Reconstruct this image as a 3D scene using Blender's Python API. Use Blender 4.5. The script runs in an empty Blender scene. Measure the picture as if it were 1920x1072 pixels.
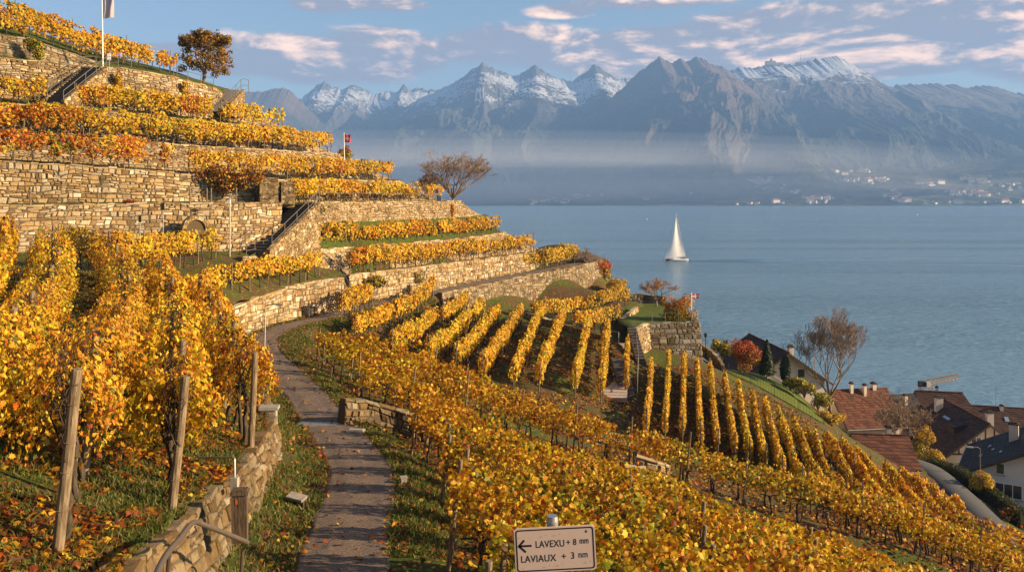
import bpy, math, random
import numpy as np
from mathutils import Vector, Matrix, Euler
SC = bpy.context.scene
COL = SC.collection
rng = np.random.default_rng(7)
random.seed(7)
R = math.radians
# ---------------------------------------------------------------- camera, sky, sun, exposure
F = 1600.0      # focal length in photo pixels (1920 wide)
YH = 372.0      # photo row of the eye-level horizon
LAKE = -34.0    # lake level, metres below the camera
cam_d = bpy.data.cameras.new('camera'); cam = bpy.data.objects.new('camera', cam_d); COL.objects.link(cam)
cam_d.sensor_width = 36.0; cam_d.lens = 36.0 * F / 1920.0
cam_d.shift_y = -(536.0 - YH) / 1920.0
cam_d.clip_start = 0.1; cam_d.clip_end = 60000
cam.location = (0, 0, 0); cam.rotation_euler = (R(90), 0, 0)
SC.camera = cam
SUN_EL, SUN_AZ = R(20), R(9)     # SUN_AZ: turned from +X towards the viewer
SUN = Vector((math.cos(SUN_EL) * math.cos(SUN_AZ), -math.cos(SUN_EL) * math.sin(SUN_AZ), math.sin(SUN_EL)))
sun_d = bpy.data.lights.new('sun', 'SUN'); sun = bpy.data.objects.new('sun', sun_d); COL.objects.link(sun)
sun_d.energy = 5.0; sun_d.angle = R(0.5); sun_d.color = (1.0, 0.75, 0.45)
sun.rotation_euler = (-SUN).to_track_quat('-Z', 'Y').to_euler()
SC.view_settings.view_transform = 'Standard'; SC.view_settings.look = 'None'
SC.view_settings.exposure = 1.15; SC.view_settings.gamma = 1.0
SC.render.engine = 'CYCLES'
SC.cycles.max_bounces = 6; SC.cycles.diffuse_bounces = 3; SC.cycles.glossy_bounces = 3
SC.cycles.transmission_bounces = 4; SC.cycles.transparent_max_bounces = 6; SC.cycles.volume_bounces = 1
SC.cycles.caustics_reflective = False; SC.cycles.caustics_refractive = False
SC.cycles.sample_clamp_indirect = 6.0

class NT:
    """tiny helper over a node tree"""
    def __init__(s, tree): s.t = tree; tree.nodes.clear()
    def n(s, typ, **kw):
        nd = s.t.nodes.new(typ)
        for k, v in kw.items():
            if k == 'ins':
                for i, val in v.items():
                    if hasattr(val, 'is_output'): s.t.links.new(val, nd.inputs[i])
                    else: nd.inputs[i].default_value = val
            else: setattr(nd, k, v)
        return nd
    def m(s, op, a, b=0.0, c=0.0, clamp=False):
        nd = s.n('ShaderNodeMath', operation=op, use_clamp=clamp, ins={0: a, 1: b, 2: c}); return nd.outputs[0]
    def mix(s, f, a, b, blend='MIX'):
        nd = s.n('ShaderNodeMix', data_type='RGBA', blend_type=blend, ins={0: f, 6: a, 7: b}); return nd.outputs[2]
    def noise(s, vec, scale, detail=4.0, rough=0.55, dist=0.0, out=0):
        ins = {'Scale': scale, 'Detail': detail, 'Roughness': rough, 'Distortion': dist}
        if vec is not None: ins['Vector'] = vec
        return s.n('ShaderNodeTexNoise', ins=ins).outputs[out]
    def ramp(s, f, stops, interp='LINEAR'):
        nd = s.n('ShaderNodeValToRGB', ins={0: f}); cr = nd.color_ramp; cr.interpolation = interp
        while len(cr.elements) < len(stops): cr.elements.new(0.5)
        for e, (p, c) in zip(cr.elements, stops):
            e.position = p; e.color = (*c, 1) if not isinstance(c, float) else (c, c, c, 1)
        return nd.outputs[0]
    def smooth(s, v, lo, hi):
        nd = s.n('ShaderNodeMapRange', interpolation_type='SMOOTHSTEP', ins={0: v, 1: lo, 2: hi, 3: 0.0, 4: 1.0}); return nd.outputs[0]
    def xyz(s, v):
        return s.n('ShaderNodeSeparateXYZ', ins={0: v}).outputs
    def comb(s, x, y, z): return s.n('ShaderNodeCombineXYZ', ins={0: x, 1: y, 2: z}).outputs[0]
    def vscale(s, v, sc): return s.n('ShaderNodeVectorMath', operation='MULTIPLY', ins={0: v, 1: sc}).outputs[0]

# sky: Nishita plus broken evening clouds that live in the sky's own direction (azimuth / elevation)
world = bpy.data.worlds.new('World'); SC.world = world; world.use_nodes = True
w = NT(world.node_tree)
SKY_K = 0.066
sky = w.n('ShaderNodeTexSky', sky_type='NISHITA', sun_disc=False, sun_elevation=SUN_EL, altitude=400.0, air_density=1.0, dust_density=1.6, ozone_density=1.6)
sky.sun_rotation = math.atan2(SUN.x, SUN.y)
skyc = w.n('ShaderNodeVectorMath', operation='SCALE', ins={0: sky.outputs[0], 'Scale': SKY_K}).outputs[0]
gen = w.n('ShaderNodeTexCoord').outputs['Generated']
gx, gy, gz = w.xyz(gen)
az = w.m('ARCTAN2', gx, gy); el = w.m('ARCSINE', gz)
def cloud_env():
    # (azimuth, elevation, half width, half height) of the cloud banks, as tan values from the photo
    banks = [(600, 118, 190, 38), (720, 105, 130, 40), (455, 112, 60, 28), (960, 92, 150, 34), (1150, 100, 130, 36), (1270, 62, 150, 12),
             (1300, 110, 140, 34), (1480, 66, 190, 46), (1640, 52, 230, 52), (1800, 50, 210, 44), (1620, 100, 260, 32), (1860, 18, 140, 24), (1920, 60, 150, 30),
             (1210, 4, 150, 10), (1060, 20, 60, 12), (600, 10, 55, 12), (720, 9, 60, 9), (300, 98, 70, 14), (1720, 132, 60, 8), (2050, 60, 160, 60), (-80, 90, 200, 40), (2350, 70, 200, 50)]
    best = None
    for px, py, rx, ry in banks:
        a0 = math.atan((px - 960) / F); e0 = math.atan((YH - py) / F * math.cos(a0))
        dx = w.m('MULTIPLY', w.m('SUBTRACT', az, a0), F / (rx * 1.3)); dy = w.m('MULTIPLY', w.m('SUBTRACT', el, e0), F / (ry * 1.3))
        d = w.m('SUBTRACT', 1.0, w.m('ADD', w.m('MULTIPLY', dx, dx), w.m('MULTIPLY', dy, dy)))
        best = d if best is None else w.m('SMOOTH_MAX', best, d, 0.3)
    return w.m('MAXIMUM', best, -1.2)
env = cloud_env()
def cloud_noise(da, de):
    p = w.comb(w.m('MULTIPLY', w.m('ADD', az, da), 6.0), w.m('MULTIPLY', w.m('ADD', el, de), 17.0), 3.7)
    return w.noise(p, 1.0, 8.0, 0.58, 0.25)
n0 = cloud_noise(0, 0); n1 = cloud_noise(0.012, 0.008)
dens = w.m('ADD', w.m('MULTIPLY', env, 0.80), w.m('MULTIPLY', w.m('SUBTRACT', n0, 0.5), 2.5))
alpha = w.smooth(dens, -0.22, 0.36)
lit_side = w.smooth(w.m('ADD', w.m('MULTIPLY', w.m('SUBTRACT', n0, n1), 5.5), w.m('MULTIPLY', w.m('SUBTRACT', n0, 0.5), 0.6)), -0.12, 0.78)
ccol = w.mix(lit_side, (0.165, 0.157, 0.188, 1), (0.95, 0.60, 0.40, 1))  # mauve shaded and peach lit sides are painted into the clouds
skymix = w.mix(w.m('MULTIPLY', alpha, 0.93), skyc, ccol)
bg = w.n('ShaderNodeBackground', ins={'Color': skymix, 'Strength': 1.0})
wo = w.n('ShaderNodeOutputWorld', ins={'Surface': bg.outputs[0]})

# ---------------------------------------------------------------- helpers: naming, meshes
def tag(o, label=None, cat=None, group=None, kind=None):
    if label: o['label'] = label
    if cat: o['category'] = cat
    if group: o['group'] = group
    if kind: o['kind'] = kind
    return o
def P(px, py, Y): return np.array([(px - 960) / F * Y, Y, -(py - YH) / F * Y])
def empty(name, loc, label, cat, group=None):
    o = bpy.data.objects.new(name, None); COL.objects.link(o); o.location = tuple(loc); o.empty_display_size = 0.2
    return tag(o, label, cat, group)
def link(name, mesh, parent=None, loc=None):
    o = bpy.data.objects.new(name, mesh); COL.objects.link(o)
    if parent is not None: o.parent = parent
    if loc is not None: o.location = tuple(loc)
    return o
def raw_mesh(name, V, faces_flat, loop_tot, mats, smooth=False, col=None, fmat=None):
    me = bpy.data.meshes.new(name)
    V = np.asarray(V, dtype=np.float32); ff = np.asarray(faces_flat, dtype=np.int32); lt = np.asarray(loop_tot, dtype=np.int32)
    me.vertices.add(len(V)); me.vertices.foreach_set('co', V.ravel())
    me.loops.add(len(ff)); me.loops.foreach_set('vertex_index', ff)
    me.polygons.add(len(lt)); ls = np.zeros(len(lt), dtype=np.int32); ls[1:] = np.cumsum(lt)[:-1]
    me.polygons.foreach_set('loop_start', ls)
    if fmat is not None: me.polygons.foreach_set('material_index', np.asarray(fmat, dtype=np.int32))
    me.polygons.foreach_set('use_smooth', np.full(len(lt), bool(smooth)))
    for m in (mats if isinstance(mats, (list, tuple)) else [mats]): me.materials.append(m)
    if col is not None:
        a = me.color_attributes.new('col', 'FLOAT_COLOR', 'POINT')
        c = np.ones((len(V), 4), dtype=np.float32); c[:, :3] = col; a.data.foreach_set('color', c.ravel())
    me.update(calc_edges=True); me.validate()
    return me
class MB:
    """collects simple solids into one mesh"""
    def __init__(s, org=(0, 0, 0)): s.v = []; s.f = []; s.fm = []; s.org = np.array(org, float); s.mi = 0
    def add(s, vs, fs):
        b = len(s.v); s.v += [tuple(np.asarray(p, float) - s.org) for p in vs]
        for f in fs: s.f.append([i + b for i in f]); s.fm.append(s.mi)
    def box(s, c, d, rz=0.0, rx=0.0, ry=0.0):
        M = Euler((rx, ry, rz)).to_matrix(); c = Vector(c); hx, hy, hz = d[0] / 2, d[1] / 2, d[2] / 2
        vs = [c + M @ Vector((x, y, z)) for z in (-hz, hz) for x, y in ((-hx, -hy), (hx, -hy), (hx, hy), (-hx, hy))]
        s.add(vs, [(3, 2, 1, 0), (4, 5, 6, 7), (0, 1, 5, 4), (1, 2, 6, 5), (2, 3, 7, 6), (3, 0, 4, 7)])
    def prism(s, poly, thick):
        """poly: list of 3-D points (planar), extruded by vector thick"""
        n = len(poly); t = np.asarray(thick, float); a = [np.asarray(p, float) for p in poly]; b = [p + t for p in a]
        s.add(a + b, [tuple(range(n))[::-1], tuple(range(n, 2 * n))] + [(i, (i + 1) % n, n + (i + 1) % n, n + i) for i in range(n)])
    def tube(s, pts, rad, k=6, cap=True):
        pts = [Vector(tuple(p)) for p in pts]; m = len(pts)
        if not hasattr(rad, '__len__'): rad = [rad] * m
        vs = []; fs = []
        up = Vector((0.13, 0.27, 0.95))
        for i, p in enumerate(pts):
            d = (pts[min(i + 1, m - 1)] - pts[max(i - 1, 0)])
            if d.length < 1e-9: d = Vector((0, 0, 1))
            d.normalize(); a = d.cross(up)
            if a.length < 0.05: a = d.cross(Vector((1, 0, 0)))
            a.normalize(); b = d.cross(a)
            for j in range(k):
                t = 2 * math.pi * j / k; vs.append(p + (a * math.cos(t) + b * math.sin(t)) * rad[i])
        for i in range(m - 1):
            for j in range(k): fs.append((i * k + j, i * k + (j + 1) % k, (i + 1) * k + (j + 1) % k, (i + 1) * k + j))
        if cap: fs += [tuple(range(k))[::-1], tuple(range((m - 1) * k, m * k))]
        s.add(vs, fs)
    def lathe(s, prof, c=(0, 0, 0), k=12):
        vs = [(c[0] + r * math.cos(2 * math.pi * j / k), c[1] + r * math.sin(2 * math.pi * j / k), c[2] + z) for r, z in prof for j in range(k)]
        m = len(prof); fs = [(i * k + j, i * k + (j + 1) % k, (i + 1) * k + (j + 1) % k, (i + 1) * k + j) for i in range(m - 1) for j in range(k)]
        s.add(vs, fs + [tuple(range(k))[::-1], tuple(range((m - 1) * k, m * k))])
    def mesh(s, name, mats, smooth=False):
        ff = [i for f in s.f for i in f]
        return raw_mesh(name, np.array(s.v), ff, [len(f) for f in s.f], mats, smooth, fmat=s.fm if s.mi or any(s.fm) else None)
    def build(s, name, mats, parent=None, smooth=False, loc=None):
        return link(name, s.mesh(name, mats, smooth), parent, loc)
def grid_mesh(name, G, mats, smooth=True, closed=False):
    """G: (n, m, 3) array of points -> quads"""
    n, m = G.shape[:2]; idx = np.arange(n * m).reshape(n, m)
    q = np.stack([idx[:-1, :-1], idx[1:, :-1], idx[1:, 1:], idx[:-1, 1:]], -1).reshape(-1)
    return raw_mesh(name, G.reshape(-1, 3), q, np.full((n - 1) * (m - 1), 4), mats, smooth)
# value noise
def _hash(ix, iy, seed):
    h = (ix.astype(np.int64) * 374761393 + iy.astype(np.int64) * 668265263 + seed * 982451653) & 0x7fffffff
    h = ((h ^ (h >> 13)) * 1274126177) & 0x7fffffff
    return ((h ^ (h >> 16)) & 0xffff) / 65535.0
def vnoise(x, y, seed=0):
    x = np.asarray(x, float); y = np.asarray(y, float)
    ix = np.floor(x); iy = np.floor(y); fx = x - ix; fy = y - iy
    fx = fx * fx * (3 - 2 * fx); fy = fy * fy * (3 - 2 * fy); ix = ix.astype(np.int64); iy = iy.astype(np.int64)
    a = _hash(ix, iy, seed); b = _hash(ix + 1, iy, seed); c = _hash(ix, iy + 1, seed); d = _hash(ix + 1, iy + 1, seed)
    return (a * (1 - fx) + b * fx) * (1 - fy) + (c * (1 - fx) + d * fx) * fy
def fbm(x, y, oct=5, seed=0, gain=0.5, ridged=False):
    t = 0.0; amp = 1.0; tot = 0.0
    for o in range(oct):
        n = vnoise(np.asarray(x) * 2 ** o, np.asarray(y) * 2 ** o, seed + 17 * o)
        if ridged: n = 1 - np.abs(2 * n - 1)
        t = t + n * amp; tot += amp; amp *= gain
    return t / tot
def resample(pts, step=None, n=None):
    pts = np.asarray(pts, float); d = np.r_[0, np.cumsum(np.linalg.norm(np.diff(pts, axis=0), axis=1))]
    if n is None: n = max(2, int(round(d[-1] / step)) + 1)
    s = np.linspace(0, d[-1], n)
    return np.stack([np.interp(s, d, pts[:, k]) for k in range(pts.shape[1])], 1)
def smooth_line(pts, n=120):
    """Catmull-Rom through the points, evenly resampled"""
    p = np.asarray(pts, float); q = np.vstack([2 * p[0] - p[1], p, 2 * p[-1] - p[-2]]); out = []
    for i in range(1, len(q) - 2):
        t = np.linspace(0, 1, 12, endpoint=False)[:, None]
        out.append(0.5 * (2 * q[i] + (q[i + 1] - q[i - 1]) * t + (2 * q[i - 1] - 5 * q[i] + 4 * q[i + 1] - q[i + 2]) * t ** 2 + (-q[i - 1] + 3 * q[i] - 3 * q[i + 1] + q[i + 2]) * t ** 3))
    out.append(p[-1:]); return resample(np.vstack(out), n=n)
# ---------------------------------------------------------------- materials
def mat(name):
    m = bpy.data.materials.new(name); m.use_nodes = True; return m, NT(m.node_tree)
def finish(k, bsdf): k.n('ShaderNodeOutputMaterial', ins={'Surface': bsdf})
def simple(name, col, rough=0.6, metal=0.0, var=0.25, scale=6.0, bump=0.0, spec=0.4):
    m, k = mat(name); oc = k.n('ShaderNodeTexCoord').outputs['Object']
    nz = k.noise(oc, scale, 5.0, 0.6)
    c = k.mix(nz, tuple(x * (1 - var) for x in col) + (1,), tuple(min(1, x * (1 + var)) for x in col) + (1,))
    ins = {'Base Color': c, 'Roughness': rough, 'Metallic': metal, 'Specular IOR Level': spec}
    if bump: ins['Normal'] = k.n('ShaderNodeBump', ins={'Strength': bump, 'Distance': 0.02, 'Height': nz}).outputs[0]
    b = k.n('ShaderNodeBsdfPrincipled', ins=ins); finish(k, b.outputs[0]); return m
def leaf_mat(name, transl=0.35, rough=0.55):
    m, k = mat(name)
    c = k.n('ShaderNodeVertexColor', layer_name='col').outputs[0]
    b = k.n('ShaderNodeBsdfPrincipled', ins={'Base Color': c, 'Roughness': rough, 'Specular IOR Level': 0.3})
    t = k.n('ShaderNodeBsdfTranslucent', ins={'Color': c})
    mx = k.n('ShaderNodeMixShader', ins={0: transl, 1: b.outputs[0], 2: t.outputs[0]}); finish(k, mx.outputs[0]); return m
def stone_mat(name, tint=(1, 0.94, 0.82), scale=2.35, mortar=(0.06, 0.045, 0.03), zs=1.35, mossy=0.35, bump=1.0):
    m, k = mat(name); g = k.n('ShaderNodeNewGeometry').outputs['Position']
    wob = k.n('ShaderNodeVectorMath', operation='SCALE', ins={0: k.n('ShaderNodeVectorMath', operation='SUBTRACT', ins={0: k.noise(g, 2.2, 3.0, out=1), 1: (0.5, 0.5, 0.5)}).outputs[0], 'Scale': 0.42}).outputs[0]
    p = k.n('ShaderNodeVectorMath', operation='ADD', ins={0: k.vscale(g, (1, 1, zs)), 1: wob}).outputs[0]
    ve = k.n('ShaderNodeTexVoronoi', feature='DISTANCE_TO_EDGE', ins={'Vector': p, 'Scale': scale, 'Randomness': 0.85})
    vc = k.n('ShaderNodeTexVoronoi', feature='F1', ins={'Vector': p, 'Scale': scale, 'Randomness': 0.85})
    e1 = k.smooth(ve.outputs['Distance'], 0.006, 0.05)
    ve2 = k.n('ShaderNodeTexVoronoi', feature='DISTANCE_TO_EDGE', ins={'Vector': p, 'Scale': scale * 1.9, 'Randomness': 0.9}); vc2 = k.n('ShaderNodeTexVoronoi', feature='F1', ins={'Vector': p, 'Scale': scale * 1.9, 'Randomness': 0.9})
    e2 = k.smooth(ve2.outputs['Distance'], 0.006, 0.05)
    r1 = k.n('ShaderNodeSeparateColor', ins={0: vc.outputs['Color']}).outputs; r2 = k.n('ShaderNodeSeparateColor', ins={0: vc2.outputs['Color']}).outputs
    pickm = k.m('GREATER_THAN', r1[2], 0.52)
    e = k.m('MULTIPLY', e1, k.m('MAXIMUM', e2, pickm)); rnd = [k.m('ADD', k.m('MULTIPLY', r1[0], pickm), k.m('MULTIPLY', r2[0], k.m('SUBTRACT', 1.0, pickm)))]
    cc = k.ramp(rnd[0], [(0.0, (0.20, 0.125, 0.06)), (0.3, (0.36, 0.24, 0.115)), (0.6, (0.46, 0.33, 0.17)), (0.88, (0.52, 0.41, 0.25)), (1.0, (0.70, 0.64, 0.50))])
    fine = k.noise(g, 14.0, 5.0, 0.65)
    cc = k.mix(0.7, cc, k.ramp(fine, [(0.25, 0.35), (0.75, 1.0)]), 'MULTIPLY')
    cc = k.mix(1.0, cc, (*tint, 1), 'MULTIPLY')
    big = k.noise(g, 0.45, 4.0, 0.6)
    cc = k.mix(k.m('MULTIPLY', k.smooth(big, 0.5, 0.75), mossy), cc, (0.10, 0.085, 0.03, 1))
    c = k.mix(e, (*mortar, 1), cc)
    h = k.m('ADD', k.m('MULTIPLY', e, 0.8), k.m('MULTIPLY', fine, 0.35))
    bp = k.n('ShaderNodeBump', ins={'Strength': bump, 'Distance': 0.07, 'Height': h})
    b = k.n('ShaderNodeBsdfPrincipled', ins={'Base Color': c, 'Roughness': 0.9, 'Specular IOR Level': 0.2, 'Normal': bp.outputs[0]}); finish(k, b.outputs[0]); return m
def block_mat(name, tint=(1, 1, 1), dark=0.0):
    m, k = mat(name); ge = k.n('ShaderNodeNewGeometry'); g = ge.outputs['Position']; rn = ge.outputs['Random Per Island']
    cc = k.ramp(rn, [(0.0, (0.17, 0.11, 0.055)), (0.22, (0.33, 0.225, 0.11)), (0.5, (0.44, 0.32, 0.165)), (0.72, (0.40, 0.34, 0.25)), (0.9, (0.53, 0.43, 0.27)), (1.0, (0.68, 0.62, 0.50))])
    fine = k.noise(g, 11.0, 7.0, 0.7); big = k.noise(k.vscale(g, (0.5, 0.5, 0.35)), 1.0, 5.0, 0.6)
    cc = k.mix(0.85, cc, k.ramp(fine, [(0.28, 0.42), (0.72, 1.0)]), 'MULTIPLY'); cc = k.mix(1.0, cc, (*tint, 1), 'MULTIPLY')
    cc = k.mix(k.m('MULTIPLY', k.smooth(big, 0.50, 0.72), 0.6 + dark), cc, (0.075, 0.06, 0.03, 1))
    cc = k.mix(k.m('MULTIPLY', k.smooth(k.noise(g, 1.9, 6.0, 0.7), 0.58, 0.68), 0.5), cc, (0.07, 0.065, 0.022, 1))
    bp = k.n('ShaderNodeBump', ins={'Strength': 0.9, 'Distance': 0.035, 'Height': fine})
    b = k.n('ShaderNodeBsdfPrincipled', ins={'Base Color': cc, 'Roughness': 0.92, 'Specular IOR Level': 0.2, 'Normal': bp.outputs[0]}); finish(k, b.outputs[0]); return m
def ground_mat(name, litter=0.5, green=(0.055, 0.075, 0.014), soil=(0.085, 0.05, 0.024)):
    m, k = mat(name); g = k.n('ShaderNodeNewGeometry').outputs['Position']
    a = k.noise(g, 0.35, 4.0, 0.6); b_ = k.noise(g, 2.6, 6.0, 0.65); f = k.noise(g, 19.0, 4.0, 0.7)
    gr = k.mix(b_, tuple(x * 0.55 for x in green) + (1,), tuple(x * 1.7 for x in green) + (1,))
    so = k.mix(f, tuple(x * 0.5 for x in soil) + (1,), tuple(x * 1.7 for x in soil) + (1,))
    mask = k.smooth(k.m('ADD', k.m('MULTIPLY', a, 0.55), k.m('MULTIPLY', b_, 0.45)), 0.62 - litter * 0.3, 0.72 - litter * 0.3)
    c = k.mix(mask, gr, so)
    vo = k.n('ShaderNodeTexVoronoi', feature='F1', ins={'Vector': g, 'Scale': 7.0})
    rn = k.n('ShaderNodeSeparateColor', ins={0: vo.outputs['Color']}).outputs
    lm = k.m('MULTIPLY', k.smooth(vo.outputs['Distance'], 0.42, 0.3), k.smooth(k.m('ADD', rn[0], k.m('MULTIPLY', b_, 0.5)), 1.25 - litter * 0.6, 1.3 - litter * 0.6))
    lc = k.ramp(rn[1], [(0.0, (0.12, 0.045, 0.012)), (0.5, (0.30, 0.11, 0.02)), (1.0, (0.42, 0.23, 0.04))])
    c = k.mix(lm, c, lc)
    h = k.m('ADD', k.m('MULTIPLY', f, 0.5), k.m('MULTIPLY', b_, 0.7))
    bp = k.n('ShaderNodeBump', ins={'Strength': 0.9, 'Distance': 0.12, 'Height': h})
    b = k.n('ShaderNodeBsdfPrincipled', ins={'Base Color': c, 'Roughness': 0.95, 'Specular IOR Level': 0.15, 'Normal': bp.outputs[0]}); finish(k, b.outputs[0]); return m
def path_mat():
    m, k = mat('path_gravel'); g = k.n('ShaderNodeNewGeometry').outputs['Position']
    f = k.noise(g, 26.0, 6.0, 0.8); b_ = k.noise(g, 1.1, 5.0, 0.6); c2 = k.noise(g, 9.0, 5.0, 0.6)
    c = k.mix(k.smooth(f, .3, .7), (0.06, 0.045, 0.037, 1), (0.29, 0.21, 0.155, 1))
    c = k.mix(k.m('MULTIPLY', k.smooth(b_, 0.45, 0.75), 0.5), c, (0.10, 0.075, 0.055, 1))
    c = k.mix(k.smooth(c2, 0.62, 0.75), c, (0.16, 0.13, 0.11, 1))
    ac = k.xyz(k.n('ShaderNodeVertexColor', layer_name='col').outputs[0])[0]      # 0 at the crown of the lane, 1 at its edge
    wv = k.m('ADD', ac, k.m('MULTIPLY', k.m('SUBTRACT', c2, 0.5), 0.5))
    trk = k.m('MULTIPLY', k.smooth(wv, 0.28, 0.45), k.smooth(wv, 0.75, 0.6))
    c = k.mix(k.m('MULTIPLY', trk, 0.45), c, k.mix(f, (0.05, 0.04, 0.036, 1), (0.15, 0.115, 0.095, 1)))
    c = k.mix(k.m('MULTIPLY', k.smooth(wv, 0.80, 1.0), 0.85), c, k.mix(f, (0.035, 0.028, 0.014, 1), (0.15, 0.10, 0.04, 1)))
    crk = k.n('ShaderNodeTexVoronoi', feature='DISTANCE_TO_EDGE', ins={'Vector': k.n('ShaderNodeVectorMath', operation='ADD', ins={0: g, 1: k.noise(g, 2.5, 3.0, out=1)}).outputs[0], 'Scale': 0.55})
    c = k.mix(k.m('MULTIPLY', k.smooth(crk.outputs['Distance'], 0.012, 0.004), 0.6), c, (0.03, 0.024, 0.02, 1))
    bp = k.n('ShaderNodeBump', ins={'Strength': 0.9, 'Distance': 0.03, 'Height': k.m('ADD', f, k.m('MULTIPLY', c2, 0.8))})
    b = k.n('ShaderNodeBsdfPrincipled', ins={'Base Color': c, 'Roughness': 0.88, 'Specular IOR Level': 0.25, 'Normal': bp.outputs[0]}); finish(k, b.outputs[0]); return m
def water_mat():
    m, k = mat('lake_water'); g = k.n('ShaderNodeNewGeometry').outputs['Position']
    s1 = k.noise(k.vscale(g, (0.06, 0.19, 1)), 1.0, 6.0, 0.62, 0.6)
    s2 = k.noise(k.vscale(g, (0.30, 0.80, 1)), 1.0, 4.0, 0.6, 0.3)
    streak = k.smooth(k.noise(k.vscale(g, (0.0016, 0.011, 1)), 1.0, 5.0, 0.6, 0.5), 0.42, 0.66)
    h = k.m('ADD', k.m('MULTIPLY', s1, 1.0), k.m('MULTIPLY', s2, 0.55))
    st = k.m('ADD', 0.35, k.m('MULTIPLY', streak, 0.65))
    bp = k.n('ShaderNodeBump', ins={'Strength': st, 'Distance': 3.4, 'Height': h})
    b = k.n('ShaderNodeBsdfPrincipled', ins={'Base Color': (0.14, 0.25, 0.335, 1), 'Roughness': 0.2, 'IOR': 1.333, 'Specular IOR Level': 0.5, 'Normal': bp.outputs[0]}); finish(k, b.outputs[0]); return m
def wood_mat(name, a, b2, sc=(9, 9, 1.2)):
    m, k = mat(name); oc = k.n('ShaderNodeTexCoord').outputs['Object']
    g1 = k.noise(k.vscale(oc, sc), 3.0, 6.0, 0.6, 0.4)
    c = k.mix(k.smooth(g1, 0.3, 0.7), (*a, 1), (*b2, 1))
    bp = k.n('ShaderNodeBump', ins={'Strength': 0.7, 'Distance': 0.02, 'Height': g1})
    b = k.n('ShaderNodeBsdfPrincipled', ins={'Base Color': c, 'Roughness': 0.85, 'Specular IOR Level': 0.2, 'Normal': bp.outputs[0]}); finish(k, b.outputs[0]); return m
def roof_mat(name, col, scale=3.4):
    m, k = mat(name); uv = k.n('ShaderNodeTexCoord').outputs['Object']; g = k.n('ShaderNodeNewGeometry').outputs['Position']
    x, y, z = k.xyz(uv)
    # rows of tiles follow the height; joints run up the slope
    row = k.m('FRACT', k.m('MULTIPLY', z, scale * 1.35)); half = k.m('MULTIPLY', k.m('FLOOR', k.m('MULTIPLY', z, scale * 1.35)), 0.5)
    u = k.m('ADD', k.m('MULTIPLY', k.m('ADD', x, y), scale), half); cu = k.m('FRACT', u)
    joint = k.m('MULTIPLY', k.smooth(row, 0.0, 0.22), k.smooth(k.m('ABSOLUTE', k.m('SUBTRACT', cu, 0.5)), 0.5, 0.40))
    wn = k.n('ShaderNodeTexWhiteNoise', noise_dimensions='2D', ins={'Vector': k.comb(k.m('FLOOR', u), k.m('FLOOR', k.m('MULTIPLY', z, scale * 1.35)), 0)}).outputs[0]
    st = k.noise(g, 0.6, 5.0, 0.65)
    c = k.mix(wn, tuple(v * 0.55 for v in col) + (1,), tuple(min(1, v * 1.5) for v in col) + (1,))
    c = k.mix(k.m('MULTIPLY', k.smooth(st, 0.5, 0.72), 0.55), c, (0.055, 0.045, 0.03, 1))
    c = k.mix(joint, tuple(v * 0.22 for v in col) + (1,), c)
    bp = k.n('ShaderNodeBump', ins={'Strength': 0.9, 'Distance': 0.06, 'Height': k.m('ADD', joint, k.m('MULTIPLY', row, -0.6))})
    b = k.n('ShaderNodeBsdfPrincipled', ins={'Base Color': c, 'Roughness': 0.85, 'Specular IOR Level': 0.25, 'Normal': bp.outputs[0]}); finish(k, b.outputs[0]); return m
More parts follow.
